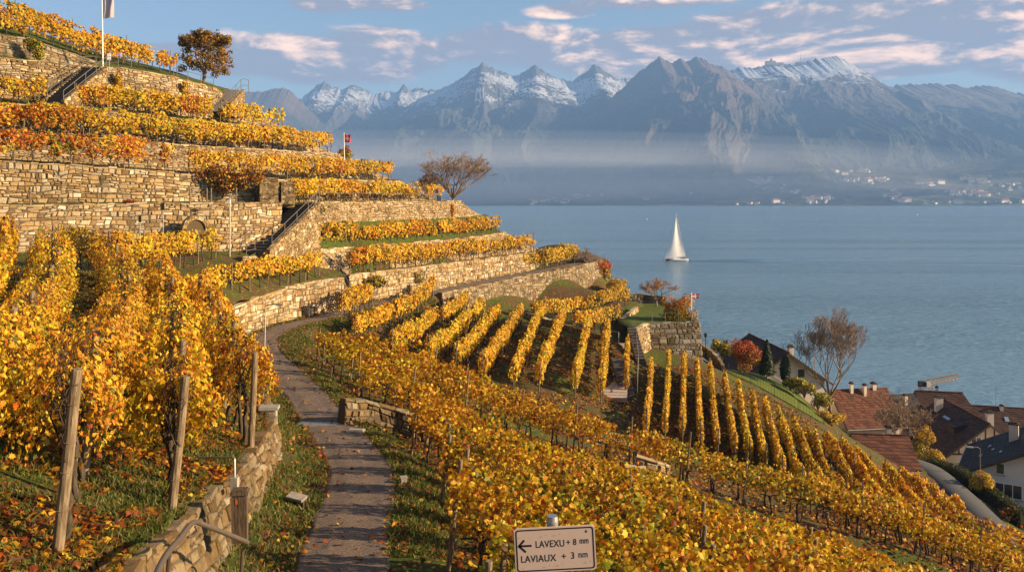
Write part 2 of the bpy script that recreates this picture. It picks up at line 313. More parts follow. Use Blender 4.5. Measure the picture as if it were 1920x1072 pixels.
def mountain_mat(name, snow_lo, snow_hi, top=(5000, 6000), rock=(0.16, 0.135, 0.12), wood=(0.035, 0.045, 0.03), tree_z=500.0, snow_amt=1.0, meadow=0.0):
    m, k = mat(name); ge = k.n('ShaderNodeNewGeometry'); g = ge.outputs['Position']; x, y, z = k.xyz(g); nz = k.xyz(ge.outputs['True Normal'])[2]
    big = k.noise(k.vscale(g, (0.004, 0.004, 0.004)), 1.0, 7.0, 0.65); fine = k.noise(k.vscale(g, (0.02, 0.02, 0.035)), 1.0, 6.0, 0.7)
    tl = k.m('ADD', z, k.m('MULTIPLY', k.m('SUBTRACT', big, 0.5), 500.0))
    rk = k.mix(fine, tuple(v * 0.45 for v in rock) + (1,), tuple(v * 1.6 for v in rock) + (1,))
    wd = k.mix(fine, tuple(v * 0.5 for v in wood) + (1,), tuple(v * 1.9 for v in wood) + (1,))
    steep = k.smooth(nz, 0.62, 0.42)
    c = k.mix(k.m('MAXIMUM', k.smooth(tl, tree_z - 80, tree_z + 160), k.m('MULTIPLY', steep, 0.75)), wd, rk)
    if meadow:
        md = k.smooth(k.noise(k.vscale(g, (0.006, 0.012, 0.02)), 1.0, 5.0, 0.6), 0.47, 0.60)
        md = k.m('MULTIPLY', md, k.smooth(z, 300.0, 60.0))
        c = k.mix(k.m('MULTIPLY', md, meadow), c, k.mix(fine, (0.06, 0.085, 0.03, 1), (0.22, 0.20, 0.09, 1)))
    al = k.smooth(k.m('ADD', z, k.m('MULTIPLY', k.m('SUBTRACT', big, 0.5), 420.0)), snow_lo, snow_hi)
    al = k.m('MULTIPLY', al, k.m('SUBTRACT', 1.0, k.m('MULTIPLY', k.smooth(z, top[0], top[1]), 0.75)))
    sn = k.m('ADD', k.m('MULTIPLY', al, 0.62), k.m('ADD', k.m('MULTIPLY', k.m('SUBTRACT', nz, 0.80), 2.2), k.m('MULTIPLY', k.m('SUBTRACT', big, 0.5), 1.3)))
    sn = k.m('ADD', sn, k.m('MULTIPLY', k.m('SUBTRACT', fine, 0.5), 1.5))
    sm = k.m('MULTIPLY', k.smooth(sn, 0.42, 0.58), k.m('MULTIPLY', k.smooth(z, snow_lo - 150, snow_lo + 60), snow_amt))
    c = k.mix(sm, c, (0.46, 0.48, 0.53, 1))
    bp = k.n('ShaderNodeBump', ins={'Strength': 0.8, 'Distance': 25.0, 'Height': fine})
    b = k.n('ShaderNodeBsdfPrincipled', ins={'Base Color': c, 'Roughness': 0.95, 'Specular IOR Level': 0.1, 'Normal': bp.outputs[0]}); finish(k, b.outputs[0]); return m
M = dict(
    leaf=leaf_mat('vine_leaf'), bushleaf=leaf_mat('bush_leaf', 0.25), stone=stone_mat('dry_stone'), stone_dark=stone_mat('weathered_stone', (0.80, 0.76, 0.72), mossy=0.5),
    stone_shade_grey=stone_mat('shade_grey_stone', (0.62, 0.64, 0.70), scale=2.0), stone_near=stone_mat('near_stone', (0.66, 0.58, 0.47), scale=3.0, zs=0.75, bump=1.0, mossy=0.6),
    grass=ground_mat('grassy_ground', 0.25), litter=ground_mat('littered_ground', 0.45, (0.06, 0.07, 0.013)), slope=ground_mat('vineyard_soil', 0.55),
    lawn=ground_mat('mown_lawn', -0.6, (0.085, 0.105, 0.018)), path=path_mat(), water=water_mat(),
    post=wood_mat('weathered_post', (0.11, 0.075, 0.042), (0.27, 0.20, 0.125)), bark=wood_mat('vine_bark', (0.028, 0.02, 0.014), (0.10, 0.075, 0.05), (14, 14, 2)),
    branch=wood_mat('tree_branch', (0.15, 0.10, 0.07), (0.34, 0.24, 0.17), (3, 3, 1)),
    metal=simple('galvanised_steel', (0.42, 0.40, 0.37), 0.45, 0.8, 0.2, 5.0), rail=simple('painted_rail', (0.15, 0.13, 0.11), 0.5, 0.3, 0.3), dark=simple('dark_metal', (0.03, 0.03, 0.03), 0.5, 0.3),
    concrete=simple('concrete', (0.30, 0.27, 0.23), 0.9, 0, 0.35, 7.0, 0.4), white=simple('white_paint', (0.80, 0.78, 0.74), 0.45, 0, 0.06, 3.0),
    plaster=simple('cream_plaster', (0.66, 0.56, 0.45), 0.9, 0, 0.12, 1.5, 0.1), whitewash=simple('pale_plaster', (0.72, 0.68, 0.64), 0.9, 0, 0.1, 1.5, 0.1),
    timber=simple('dark_timber', (0.07, 0.04, 0.025), 0.8, 0, 0.3, 4.0), roofred=roof_mat('red_tiles', (0.14, 0.052, 0.03)), roofbrown=roof_mat('brown_tiles', (0.075, 0.036, 0.026)),
    roofdark=roof_mat('slate_tiles', (0.038, 0.032, 0.034)), glass=simple('window_glass', (0.03, 0.035, 0.04), 0.08, 0, 0.1, 3.0, 0, 0.8), asphalt=simple('asphalt', (0.055, 0.055, 0.058), 0.9, 0, 0.25, 8.0, 0.3),
    red=simple('flag_red', (0.55, 0.02, 0.025), 0.7), banner=simple('banner_cloth', (0.48, 0.40, 0.44), 0.8, 0, 0.1, 2.0), sail=leaf_mat('sail_cloth', 0.3, 0.7), hull=simple('hull_white', (0.75, 0.72, 0.68), 0.3, 0, 0.05),
    copper=simple('crane_paint', (0.50, 0.30, 0.12), 0.6), skin=simple('far_cloth', (0.30, 0.12, 0.08), 0.8), signface=simple('sign_face', (0.66, 0.47, 0.37), 0.55, 0, 0.06, 9.0), black=simple('black_print', (0.015, 0.012, 0.012), 0.5),
    orange=simple('orange_mark', (0.7, 0.13, 0.03), 0.7), farhouse=simple('far_house_wall', (0.85, 0.74, 0.58), 0.9), farroof=simple('far_house_roof', (0.30, 0.13, 0.08), 0.9),
    dark_step=simple('worn_dark_step', (0.09, 0.07, 0.055), 0.9, 0, 0.3, 6.0, 0.3), paving=simple('stair_paving', (0.42, 0.335, 0.28), 0.9, 0, 0.35, 5.0, 0.4),
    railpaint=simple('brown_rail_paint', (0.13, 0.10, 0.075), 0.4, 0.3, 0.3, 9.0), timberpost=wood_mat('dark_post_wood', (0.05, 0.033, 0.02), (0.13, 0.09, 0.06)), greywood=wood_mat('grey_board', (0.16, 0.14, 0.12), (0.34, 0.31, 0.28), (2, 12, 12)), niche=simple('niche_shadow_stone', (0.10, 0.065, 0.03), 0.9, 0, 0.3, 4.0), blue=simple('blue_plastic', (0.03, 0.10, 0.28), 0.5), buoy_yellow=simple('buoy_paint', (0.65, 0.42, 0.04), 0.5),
    wakewater=simple('darkened_smooth_water', (0.075, 0.15, 0.21), 0.14, 0, 0.1, 1.0, 0, 0.5),
    pavement=simple('pavement_slab', (0.12, 0.11, 0.10), 0.9, 0, 0.3, 6.0, 0.3),
    mortar=simple('dark_joint', (0.10, 0.072, 0.042), 0.95, 0, 0.4, 7.0, 0.5),
    mtn_snow=mountain_mat('snowy_mountain', 600, 760, (900, 1010), rock=(0.085, 0.08, 0.08), tree_z=480), mtn_pyr=mountain_mat('pyramid_mountain', 700, 960, rock=(0.10, 0.085, 0.078), tree_z=520), mtn=mountain_mat('rocky_mountain', 1100, 1500, rock=(0.125, 0.09, 0.072), tree_z=560, meadow=0.8),
    mtn_low=mountain_mat('low_mountain', 1500, 2000, rock=(0.16, 0.13, 0.11), tree_z=640, meadow=0.9))

BLOCK = {'dry_stone': (block_mat('rubble_blocks', (1.22, 1.13, 1.0)), .40, .27), 'weathered_stone': (block_mat('weathered_blocks', (.86, .82, .78), .25), .42, .28), 'shade_grey_stone': (block_mat('shade_grey_blocks', (.60, .63, .72), .1), .5, .38), 'near_stone': (block_mat('near_blocks', (.62, .56, .48), .4), .30, .20)}
# ---------------------------------------------------------------- land: path, heightfields, terraces, walls
PATH_PX = [(628, 1300, 12.2), (640, 1072, 16), (656, 982, 19), (673, 936, 21), (674, 880, 24), (643, 828, 28), (607, 787, 32), (578, 745, 36), (537, 702, 41), (505, 672, 44), (490, 650, 46.5),
           (500, 631, 49.5), (540, 612, 53), (590, 600, 56.5), (640, 586, 60.5), (700, 572, 66), (760, 557, 73), (830, 545, 79), (920, 526, 86), (1000, 511, 93), (1085, 494, 101)]
PATHC = [P(*p) for p in PATH_PX]
PATHC = [PATHC[0] + np.array([0.2, -8, 2.2])] + PATHC + [PATHC[-1] + np.array([3, 10, 0]), PATHC[-1] + np.array([0, 24, 0])]
PATHC = smooth_line(PATHC, 400)
PW = 0.95
def near_path(X, Y):
    """distance to the path's centre line and the path's level there"""
    X = np.asarray(X, float); Y = np.asarray(Y, float); sh = X.shape; x = X.ravel(); y = Y.ravel()
    bd = np.full(x.shape, 1e9); bz = np.zeros(x.shape)
    for p in PATHC[::2]:
        d = (x - p[0]) ** 2 + (y - p[1]) ** 2; m = d < bd; bd[m] = d[m]; bz[m] = p[2]
    return np.sqrt(bd).reshape(sh), bz.reshape(sh)
class TPS:
    def __init__(s, pts):
        s.p = np.array(pts, float); n = len(s.p); D = np.linalg.norm(s.p[:, None, :2] - s.p[None, :, :2], axis=2)
        A = np.zeros((n + 3, n + 3)); A[:n, :n] = D + np.eye(n) * -0.02; A[:n, n] = 1; A[:n, n + 1:] = s.p[:, :2]; A[n, :n] = 1; A[n + 1:, :n] = s.p[:, :2].T
        s.w = np.linalg.solve(A, np.r_[s.p[:, 2], 0, 0, 0])
    def __call__(s, X, Y):
        X = np.asarray(X, float); Y = np.asarray(Y, float); r = s.w[-3] + s.w[-2] * X + s.w[-1] * Y
        for (px, py, _), wt in zip(s.p, s.w[:-3]): r = r + wt * np.sqrt((X - px) ** 2 + (Y - py) ** 2)
        return r
# retaining wall beside the path (top line B, foot line) and the wall past the bend
WALL_TOP = [(-4.55, 5.5, -4.35), (-4.5, 8.5, -4.66), (-5.03, 11.5, -4.95), (-5.34, 14, -5.3), (-5.7, 17.5, -5.72), (-6.2, 21, -6.1), (-6.84, 24.5, -6.4), (-8.0, 28, -6.66), (-9.3, 31.5, -7.0)]
WALL_FOOT = [(-4.2, 5.5, -5.6), (-4.18, 8.5, -5.8), (-4.7, 11.5, -6.02), (-5.02, 14, -6.3), (-5.4, 17.5, -6.62), (-5.9, 21, -6.9), (-6.55, 24.5, -7.1), (-7.7, 28, -7.25), (-9.05, 31.5, -7.4)]
W1_TOP = [P(396, 600, 46.3), P(430, 586, 48), P(480, 565, 51.5), P(520, 550, 54.4), P(560, 537, 57.4), P(605, 530, 60), P(645, 526, 62.6)]
W1_FOOT = [P(396, 622, 45.9), P(430, 612, 47.6), P(480, 602, 51.1), P(520, 597, 54), P(560, 591, 57), P(605, 583, 59.6), P(645, 575, 62.2)]
W2_FOOT = [P(-220, 486, 43), P(-60, 476, 48), P(100, 471, 51.8), P(200, 469, 53.6), P(320, 470, 56), P(430, 471, 58.4), P(520, 462, 62)]
# left slope above the retaining wall
left_pts = WALL_TOP + [tuple(p) for p in W1_TOP] + [tuple(p) for p in W2_FOOT] + [
    tuple(P(475, 690, 36)), tuple(P(452, 655, 41)), tuple(P(440, 630, 45)), (-6, 9.5, -4.2), (-6.4, 13, -4.75), (-8.5, 9.5, -3.4), (-12, 9.5, -2.4), (-9, 16, -4.6), (-13, 18, -3.9), (-18, 20, -2.9), (-8.5, 22, -5.6), (-12, 26, -5.3), (-17, 28, -4.0),
    (-14.4, 34, -5.0), (-19, 35, -3.9), (-25, 32, -2.4), (-28, 40, -2.6), (-18, 42, -4.3), tuple(P(300, 522, 45)), tuple(P(120, 512, 45)), tuple(P(420, 540, 49)), tuple(P(560, 505, 60.5)), tuple(P(470, 520, 54)), tuple(P(600, 500, 64.5)), (-5, 3, -3.7), (-15, 3, -1.2), (-30, 10, 2.0), (-40, 30, 0.0)]
H2 = TPS(left_pts)
ctrl = [tuple(p) for p in PATHC[::14]] + [tuple(p) for p in WALL_FOOT] + [(x - 1.0, y, z - 0.7) for x, y, z in WALL_TOP] + [(x - 6, y + 1, z - 1.2) for x, y, z in WALL_TOP]
ctrl += [tuple(p) for p in W1_FOOT] + [(p[0] - 1.0, p[1] + 1.0, p[2] - 1.2) for p in W1_TOP] + [(p[0], p[1], p[2] - 1.4) for p in W2_FOOT]
ctrl += [(0, -6, -3.0), (4, -6, -4.5), (-6, -4, -3.6), (15, -6, -8.5), (30, 0, -15), (-30, -4, 0), (-20, 20, -4.5), (-30, 20, -3), (-30, 36, -3.6), (-20, 34, -5.6), (-60, 30, 2), (-60, 60, 3),
         (0, 2, -4.2), (0.3, 6, -4.7), (1, 7.5, -5.2), (-1.3, 10, -5.9), (2.3, 11, -6.6), (-1.2, 16, -7.0), (-2.0, 23, -7.9), (3.8, 18, -8.4), (8.8, 22, -10.9), (6, 12, -8.2), (12, 14, -10.6), (16.5, 28, -14.0), (23.5, 38, -18.0),
         (0.6, 25, -8.5), (-2.6, 30, -8.9), (2.8, 32, -10.2), (-1.35, 36, -9.9), (-6.1, 36, -9.1), (-5.1, 41, -9.6), (-10.7, 48, -9.1), (6, 43, -12.8), (11, 40, -14.0), (18.4, 50, -17.5), (16, 35, -14.2), (31, 42, -19.9), (25, 43, -18.3),
         tuple(P(760, 690, 47)), tuple(P(870, 690, 54)), (-5, 58, -10.6), (0, 53, -11.6), (2.5, 74, -11.3), (-3.5, 66, -10.6), (-8.5, 60, -9.6), tuple(P(1050, 705, 56)), tuple(P(1150, 745, 58)), tuple(P(1160, 645, 72)), (8, 65, -12.5),
         tuple(P(880, 580, 79)), tuple(P(1000, 567, 89)), tuple(P(1100, 552, 98)), tuple(P(1050, 600, 84)), tuple(P(1190, 590, 86)), (14, 92, -11.3), (12.6, 97, -11.0), (9.5, 106, -9.5),
         tuple(P(1250, 790, 58)), tuple(P(1220, 690, 73)), tuple(P(1310, 678, 76)), tuple(P(1340, 690, 80)), tuple(P(1420, 720, 80)), tuple(P(1500, 757, 80)), tuple(P(1560, 800, 80)), tuple(P(1490, 785, 64)), tuple(P(1560, 880, 53)), tuple(P(1620, 905, 53)), tuple(P(1600, 860, 64)),
         tuple(P(1690, 885, 72)), (45, 80, -29.2), (60, 80, -31), (41, 92, -28.6), (30, 92, -21.2), (26, 97, -20.6), (36, 97, -25.0), (34, 104, -26), (60, 60, -31), (50, 50, -29.5), (37.2, 62, -27.6), (40.2, 62, -27.8),
         (37, 80, -25.0), (40, 80, -25.2), (37.2, 74, -25.7), (40.2, 74, -25.9), (37.2, 69, -26.5), (40.2, 69, -26.7), (34.5, 86, -24.6), (37.5, 88, -25.6), (42.2, 76, -27.0), (43.5, 72, -28.0), (45, 66, -29.3),
         (42, 100, -30.0), (25.3, 88, -18.0), (29, 88, -19.7), (20, 88, -17.5), (20, 98, -20), (55, 112, -32.2), (40, 116, -32.5), (28, 112, -27), (17, 112, -24), (14, 128, -26), (20, 135, -34.5), (30, 130, -36), (50, 128, -35), (70, 115, -34), (80, 90, -33), (90, 130, -40), (0, 150, -32), (-20, 160, -30), (10, 165, -40), (-45, 170, -30), (-70, 170, -25), (60, 160, -42), (-20, 125, -12), (-45, 130, -5), (-70, 130, 0),
         (-20, 58, -3), (-25, 70, 0), (-40, 70, 5), (-12, 72, -3.8), (-8, 84, -4.6), (-16, 88, -2), (-25, 90, 2), (-2, 95, -7), (0, 108, -10.5), (-10, 108, -8), (-60, 95, 8)]
H1 = TPS(ctrl)
def ground_z(X, Y):
    X = np.asarray(X, float); Y = np.asarray(Y, float)
    z = H1(X, Y); d, pz = near_path(X, Y)
    far_ = np.clip((Y - 72) / 5, 0, 1); wgt = np.clip((2.3 - 0.6 * far_ - d) / (1.1 - 0.6 * far_), 0, 1); wgt = wgt * wgt * (3 - 2 * wgt)
    return z * (1 - wgt) + pz * wgt
# the boat-side lawn platform behind the corner bastion is levelled
BAST = dict(a=P(1215, 612, 80), b=P(1312, 608, 78), z=-11.5)
BANK = 34.9
# lake: one sheet to the horizon
lake_me = raw_mesh('lake', [(-20000, -2000, LAKE), (20000, -2000, LAKE), (20000, 30000, LAKE), (-20000, 30000, LAKE)], [0, 1, 2, 3], [4], M['water'])
tag(link('lake', lake_me), 'wide blue rippled lake below the vineyard slope', kind='structure')
xs = np.arange(-70, 92, 0.5); ys = np.arange(-6, 172, 0.5)
GX, GY = np.meshgrid(xs, ys, indexing='ij')
GZ = ground_z(GX, GY)
dpath, _ = near_path(GX, GY)
rough = (fbm(GX * 0.9, GY * 0.9, 4, 3) - 0.5) * 0.30 * np.clip((dpath - 1.3) / 1.5, 0, 1)
GZ = GZ + rough
_q = GY + 0.125 * (GX + 6.0)   # a grassy bank runs along the vine rows of the right slope
_st = lambda a, b, v: (lambda t: t * t * (3 - 2 * t))(np.clip((v - a) / (b - a), 0, 1))
GZ = GZ - 1.3 * _st(BANK - 12, BANK - 4, _q) * (1 - _st(BANK, BANK + 1.5, _q)) * _st(-3, 2, GX) * (1 - _st(27, 33, GX))
GZ = GZ - 4.5 * np.clip((-17 - GX) / 7, 0, 1) * _st(74, 62, GY)   # stays well under the terraces
def ground_at(X, Y):
    """bilinear on the built sheet"""
    i = np.clip((np.asarray(X, float) - xs[0]) / 0.5, 0, len(xs) - 1.001); j = np.clip((np.asarray(Y, float) - ys[0]) / 0.5, 0, len(ys) - 1.001)
    a = i.astype(int); b = j.astype(int); u = i - a; v = j - b
    return GZ[a, b] * (1 - u) * (1 - v) + GZ[a + 1, b] * u * (1 - v) + GZ[a, b + 1] * (1 - u) * v + GZ[a + 1, b + 1] * u * v
def pick(px, py, lo=4.0, hi=140.0):
    """the ground point that the photo shows at this pixel"""
    Y = np.linspace(lo, hi, 1200); z = ground_at((px - 960) / F * Y, Y); r = -(py - YH) / F * Y
    k = np.argmax(z >= r); return np.array([(px - 960) / F * Y[k], Y[k], z[k]])
tag(link('ground', grid_mesh('ground', np.stack([GX, GY, GZ], -1), M['slope'])), 'vineyard hillside soil with grass and fallen leaves', kind='structure')
# path ribbon with verge sheets
def ribbon(name, line, offs, lift, m, wav=0.0, kind='structure', label=None):
    line = np.asarray(line); t = np.gradient(line, axis=0); t[:, 2] = 0; t /= np.linalg.norm(t, axis=1)[:, None]; nrm = np.stack([t[:, 1], -t[:, 0], 0 * t[:, 0]], 1)
    G = []
    for q, (o, dz) in enumerate(offs):
        wv = wav * (vnoise(np.arange(len(line)) * 0.45, np.full(len(line), q * 7.3), 5) - 0.5) if q in (0, len(offs) - 1) else 0
        p = line + nrm * (o + (wv[:, None] if wav and q in (0, len(offs) - 1) else 0)); p[:, 2] += lift + dz; G.append(p)
    me = grid_mesh(name, np.stack(G, 1), m)
    if name == 'path':
        a = me.color_attributes.new('col', 'FLOAT_COLOR', 'POINT'); c = np.ones((len(me.vertices), 4), dtype=np.float32); c[:, :3] = np.tile(np.abs([o for o, _ in offs]) / PW, len(line))[:, None]; a.data.foreach_set('color', c.ravel())
    return tag(link(name, me), label, kind=kind)
ribbon('path', PATHC, [(o, 0.03 * (1 - (o / PW) ** 2) - (0.05 if abs(o) > PW * .98 else 0)) for o in np.linspace(-PW, PW, 17)], 0.02, M['path'], 0.24, label='narrow gravel farm path curving between the vineyards')
def patch(name, A, B, H, nu, nv, m, mode=1.0):
    A = resample(A, n=nu); B = resample(B, n=nu); v = (np.linspace(0, 1, nv) ** mode)[None, :, None]
    G = A[:, None, :] * (1 - v) + B[:, None, :] * v
    if H is not None:
        z = H(G[..., 0], G[..., 1]); z = z + (fbm(G[..., 0] * 0.9, G[..., 1] * 0.9, 4, 9) - 0.5) * 0.3 * np.sin(np.pi * np.clip(v[..., 0], 0, 1)); G[..., 2] = z
    return link(name, grid_mesh(name, G, m))
LB = [np.array(p) for p in WALL_TOP] + [P(475, 690, 36), P(448, 655, 41), P(420, 625, 44.5)] + W1_TOP[1:]
LO = [np.array([-34, 3, 0]), np.array([-36, 18, 0]), np.array([-36, 32, 0])] + W2_FOOT + [P(560, 505, 60.5), P(605, 500, 64.5), P(640, 497, 66.5)]
tag(patch('ground', LB, LO, H2, 150, 90, M['litter'], 1.3), 'leaf strewn grassy slope under the near vine rows', kind='structure')

def stone_wall(foot, top, label, m, thick=0.45, cat='wall', name='stone_wall', group=None, step=0.35, lip=0.10, rows=9, close=True, sink=0.35, cope=True):
    n = max(6, int(np.linalg.norm(np.diff(np.asarray(foot), axis=0), axis=1).sum() / step))
    f = resample(foot, n=n); t = resample(top, n=n)
    d = np.gradient(f, axis=0); d[:, 2] = 0; d /= np.maximum(np.linalg.norm(d, axis=1)[:, None], 1e-6); back = np.stack([-d[:, 1], d[:, 0], 0 * d[:, 0]], 1)
    f = f.copy(); f[:, 2] -= sink; t = t.copy(); t[:, 2] += lip
    sec = [f * (1 - v) + t * v for v in np.linspace(0, 1, rows)]
    sec += [t + back * thick * 0.5 + np.array([0, 0, 0.03]), t + back * thick, f + back * (thick + np.linalg.norm((t - f)[:, :2], axis=1)[:, None] * 1.0) + np.array([0, 0, 0.05])]
    G = np.stack(sec, 1)
    s = np.r_[0, np.cumsum(np.linalg.norm(np.diff(f, axis=0), axis=1))]
    for q in range(rows + 2):
        dn = (vnoise(s * 2.6, np.full(n, q * 0.9), 31) - 0.5) * 0.09
        G[:, q] -= back * dn[:, None]; 
        if q >= rows - 1: G[:, q, 2] += (vnoise(s * 1.9, np.full(n, 3.3), 12) - 0.5) * 0.13
    me = grid_mesh(name, G, M['mortar'], smooth=False)
    if close:
        bpyb = __import__('bmesh'); bm = bpyb.new(); bm.from_mesh(me); bm.verts.ensure_lookup_table(); q_ = rows + 3; nv_ = len(bm.verts)
        for rng_ in (range(q_), range(nv_ - q_, nv_)): bm.faces.new([bm.verts[i] for i in rng_])
        bm.to_mesh(me); bm.free()
    o = tag(link(name, me), label, cat, group)
    bm_, bw, bh = BLOCK[m.name]; r = random.Random(int(abs(f[0][0] * 91 + f[-1][1] * 13)) + len(f)); S = s[-1]; ftop = G[:, rows - 1].copy(); fbot = f; lower = lip
    Hm = float(np.mean(np.linalg.norm(ftop - fbot, axis=1))); nc = max(2, int(round(Hm / bh)))
    def W_(sv, v, o_): 
        i = min(max(np.interp(sv, s, np.arange(n)), 0), n - 1.001); a = int(i); u = i - a; p0 = fbot[a] * (1 - u) + fbot[a + 1] * u; p1 = ftop[a] * (1 - u) + ftop[a + 1] * u; bb = back[a] * (1 - u) + back[a + 1] * u
        return p0 * (1 - v) + p1 * v - bb * o_
    vb = np.cumsum([0] + [r.uniform(.6, 1.4) for _ in range(nc)]); vb = vb / vb[-1]
    vn = lambda k_, sv: float(np.clip(vb[k_] + (float(vnoise(np.array([sv * .9 / bw * .45]), np.array([k_ * 3.1]), 4)[0]) - .5) * .95 / nc, 0, 1)) if 0 < k_ < nc else float(vb[k_])
    V = []; Q = []
    for k_ in range(nc):
        sv = -r.random() * bw * .5
        while sv < S - .05:
            w_ = bw * r.choice((.55, .75, .9, 1.0, 1.2, 1.6)) * r.uniform(.85, 1.15); a0 = max(sv, 0); a1 = min(sv + w_, S); sv += w_
            if a1 - a0 < .08: continue
            j = bw * .17; g_ = .012 + .012 * r.random(); parts = [(vn(k_, a0), vn(k_ + 1, a0), vn(k_, a1), vn(k_ + 1, a1))]
            if r.random() < .22:
                q = r.uniform(.4, .6); x = parts[0]; parts = [(x[0], x[0] + (x[1] - x[0]) * q, x[2], x[2] + (x[3] - x[2]) * q), (x[0] + (x[1] - x[0]) * q, x[1], x[2] + (x[3] - x[2]) * q, x[3])]
            for (v00, v01, v10, v11) in parts:
                gv = g_ / max(Hm, .3); pr = r.uniform(.025, .085); b0 = len(V); rr = lambda e: r.uniform(-e, e); ch = .035
                c4 = [(a0 + g_ + rr(j), v00 + gv), (a1 - g_ + rr(j), v10 + gv), (a1 - g_ + rr(j), v11 - gv), (a0 + g_ + rr(j), v01 - gv)]
                cx, cv = sum(c[0] for c in c4) / 4, sum(c[1] for c in c4) / 4
                for sc_, ou in ((1.0, -.05), (.94, pr * .55), (.70, pr)):
                    for c in c4: V.append(W_(cx + (c[0] - cx) * sc_, cv + (c[1] - cv) * sc_, ou + (r.uniform(-.012, .012) if ou > 0 else 0)))
                for L_ in (0, 4):
                    for e in range(4): Q.append((b0 + L_ + e, b0 + L_ + (e + 1) % 4, b0 + L_ + 4 + (e + 1) % 4, b0 + L_ + 4 + e))
                Q.append((b0 + 8, b0 + 9, b0 + 10, b0 + 11))
    link('facing_stones', raw_mesh('facing_stones', np.array(V), np.array(Q).ravel(), np.full(len(Q), 4), bm_), o)
    V = []; Q = []; sv = 0.0          # coping stones
    while cope and sv < S - .1:
        w_ = r.uniform(.35, .95) * (.7 if bw < .35 else 1.0); a0, a1 = sv + .012, min(sv + w_, S) - .012; sv += w_; hh = r.uniform(.07, .13) * (.8 if bw < .35 else 1); z0 = r.uniform(-.03, .02); b0 = len(V); ov = r.uniform(.03, .09)
        for zz, e in ((z0, 0), (z0 + hh * .75, 0), (z0 + hh, .025)):
            for (a, o_) in ((a0 + e, ov - e), (a1 - e, ov - e + r.uniform(-.02, .02)), (a1 - e, -thick * r.uniform(.85, 1.0) + e), (a0 + e, -thick * r.uniform(.85, 1.0) + e)): V.append(W_(a, 1.0, o_) + np.array([0, 0, zz + r.uniform(-.008, .008)]))
        for L_ in (0, 4):
            for e in range(4): Q.append((b0 + L_ + e, b0 + L_ + (e + 1) % 4, b0 + L_ + 4 + (e + 1) % 4, b0 + L_ + 4 + e))
        Q.append((b0 + 8, b0 + 9, b0 + 10, b0 + 11))
    if V: link('coping', raw_mesh('coping', np.array(V), np.array(Q).ravel(), np.full(len(Q), 4), bm_), o)
    return o
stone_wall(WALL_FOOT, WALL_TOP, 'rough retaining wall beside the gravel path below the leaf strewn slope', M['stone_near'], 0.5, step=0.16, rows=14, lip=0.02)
stone_wall(W1_FOOT, W1_TOP, 'curved stone wall at the outer bend of the gravel path, ending at a small stair', M['stone'], sink=1.3)
# upper terraces: front edge (wall top) and back edge (foot of the next wall), lower to higher
def wrap(pts):
    """carry a terrace line on round the nose of the hill"""
    p = [np.asarray(q, float) for q in pts]; e = p[-1]
    return p + [e + np.array([0.6, 3.5, 0]), e + np.array([-2.5, 11, -0.1]), e + np.array([-12, 26, -0.2]), e + np.array([-40, 40, 0])]
def L(*a): return [P(*q) for q in a]
W1R_FOOT = L((655, 574, 64.8), (700, 563, 69.5), (760, 549, 74.6), (830, 537, 80.8), (920, 519, 88), (1000, 505, 95.2), (1012, 502.5, 96.8))
T2F = L((655, 520, 65.1), (700, 513.5, 69.8), (760, 507, 75), (830, 498, 81.2), (920, 486, 88.5), (1000, 476, 95.7), (1015, 473.5, 97.3))
T2B = [p + np.array([-0.4, 2.3, 0.12]) for p in T2F]
T3F = L((455, 486, 57), (500, 483, 60.2), (600, 471, 67), (640, 469, 69.5), (700, 465, 73.5), (800, 456, 81.6), (880, 448, 89), (938, 440, 95.4))
T3LB = L((455, 500, 56.8), (500, 499, 59.8), (560, 505, 61.5), (605, 500, 65.5), (640, 497, 67.5))
T3B = L((590, 417, 69), (640, 415.5, 72.6), (700, 414, 77.5), (800, 410, 86.5), (852, 407.5, 91.5), (905, 404, 97))
T4F = L((-220, 394, 47.5), (0, 390, 52), (100, 388.5, 53.6), (200, 387, 55.2), (320, 386, 57.2), (430, 385, 59.2), (530, 384, 62.3), (590, 383.2, 69.3), (640, 382.6, 72.9), (700, 382, 77.8), (800, 381, 86.8), (852, 380, 91.8))
T4B = L((-220, 388, 50), (0, 381.5, 55.6), (200, 379, 58.6), (350, 377, 62), (480, 380, 65), (540, 379, 68), (600, 378.3, 73.5), (700, 377.3, 81.5), (800, 376.4, 89.5), (845, 376, 94))
T5F = L((-220, 291, 50.3), (0, 306, 55.9), (100, 311.5, 57.5), (200, 318, 59), (350, 331, 62.4), (420, 335, 64), (480, 339, 66), (540, 341, 69), (600, 341, 74), (650, 341, 78), (735, 342, 85))
T5B = L((-220, 280, 54.5), (0, 297, 60), (200, 310, 63), (340, 321, 66), (540, 328, 74.5), (650, 334, 81), (735, 336, 88))
T6F = L((-220, 222, 55), (0, 252, 60.5), (200, 264, 63.5), (340, 275, 66.5), (450, 281, 70.5), (540, 286, 75), (626, 291, 82))
T6B = L((-220, 214, 58), (0, 244, 64), (200, 256, 67), (340, 268, 70), (540, 282, 79), (620, 287, 86))
T7F = L((-220, 165, 58.5), (0, 197, 64.5), (130, 206, 66.5), (250, 217, 69), (400, 233, 74), (532, 244, 82))
T7B = L((-220, 150, 61.5), (0, 184, 67.5), (130, 196, 69.8), (225, 204, 71.8), (330, 216, 75), (400, 224, 79), (520, 240, 85.5))
T8F = L((-220, 78, 62.5), (0, 112, 68.2), (110, 122, 70.3), (180, 129, 71.5), (250, 134, 73.4), (330, 149, 76.5), (405, 168, 81), (440, 200, 86))
T8B = L((-220, 70, 65), (0, 105, 69.6), (60, 111, 70.8), (130, 122, 72.6), (180, 126, 74), (250, 130, 76.5), (330, 144, 79.6), (400, 162, 84))
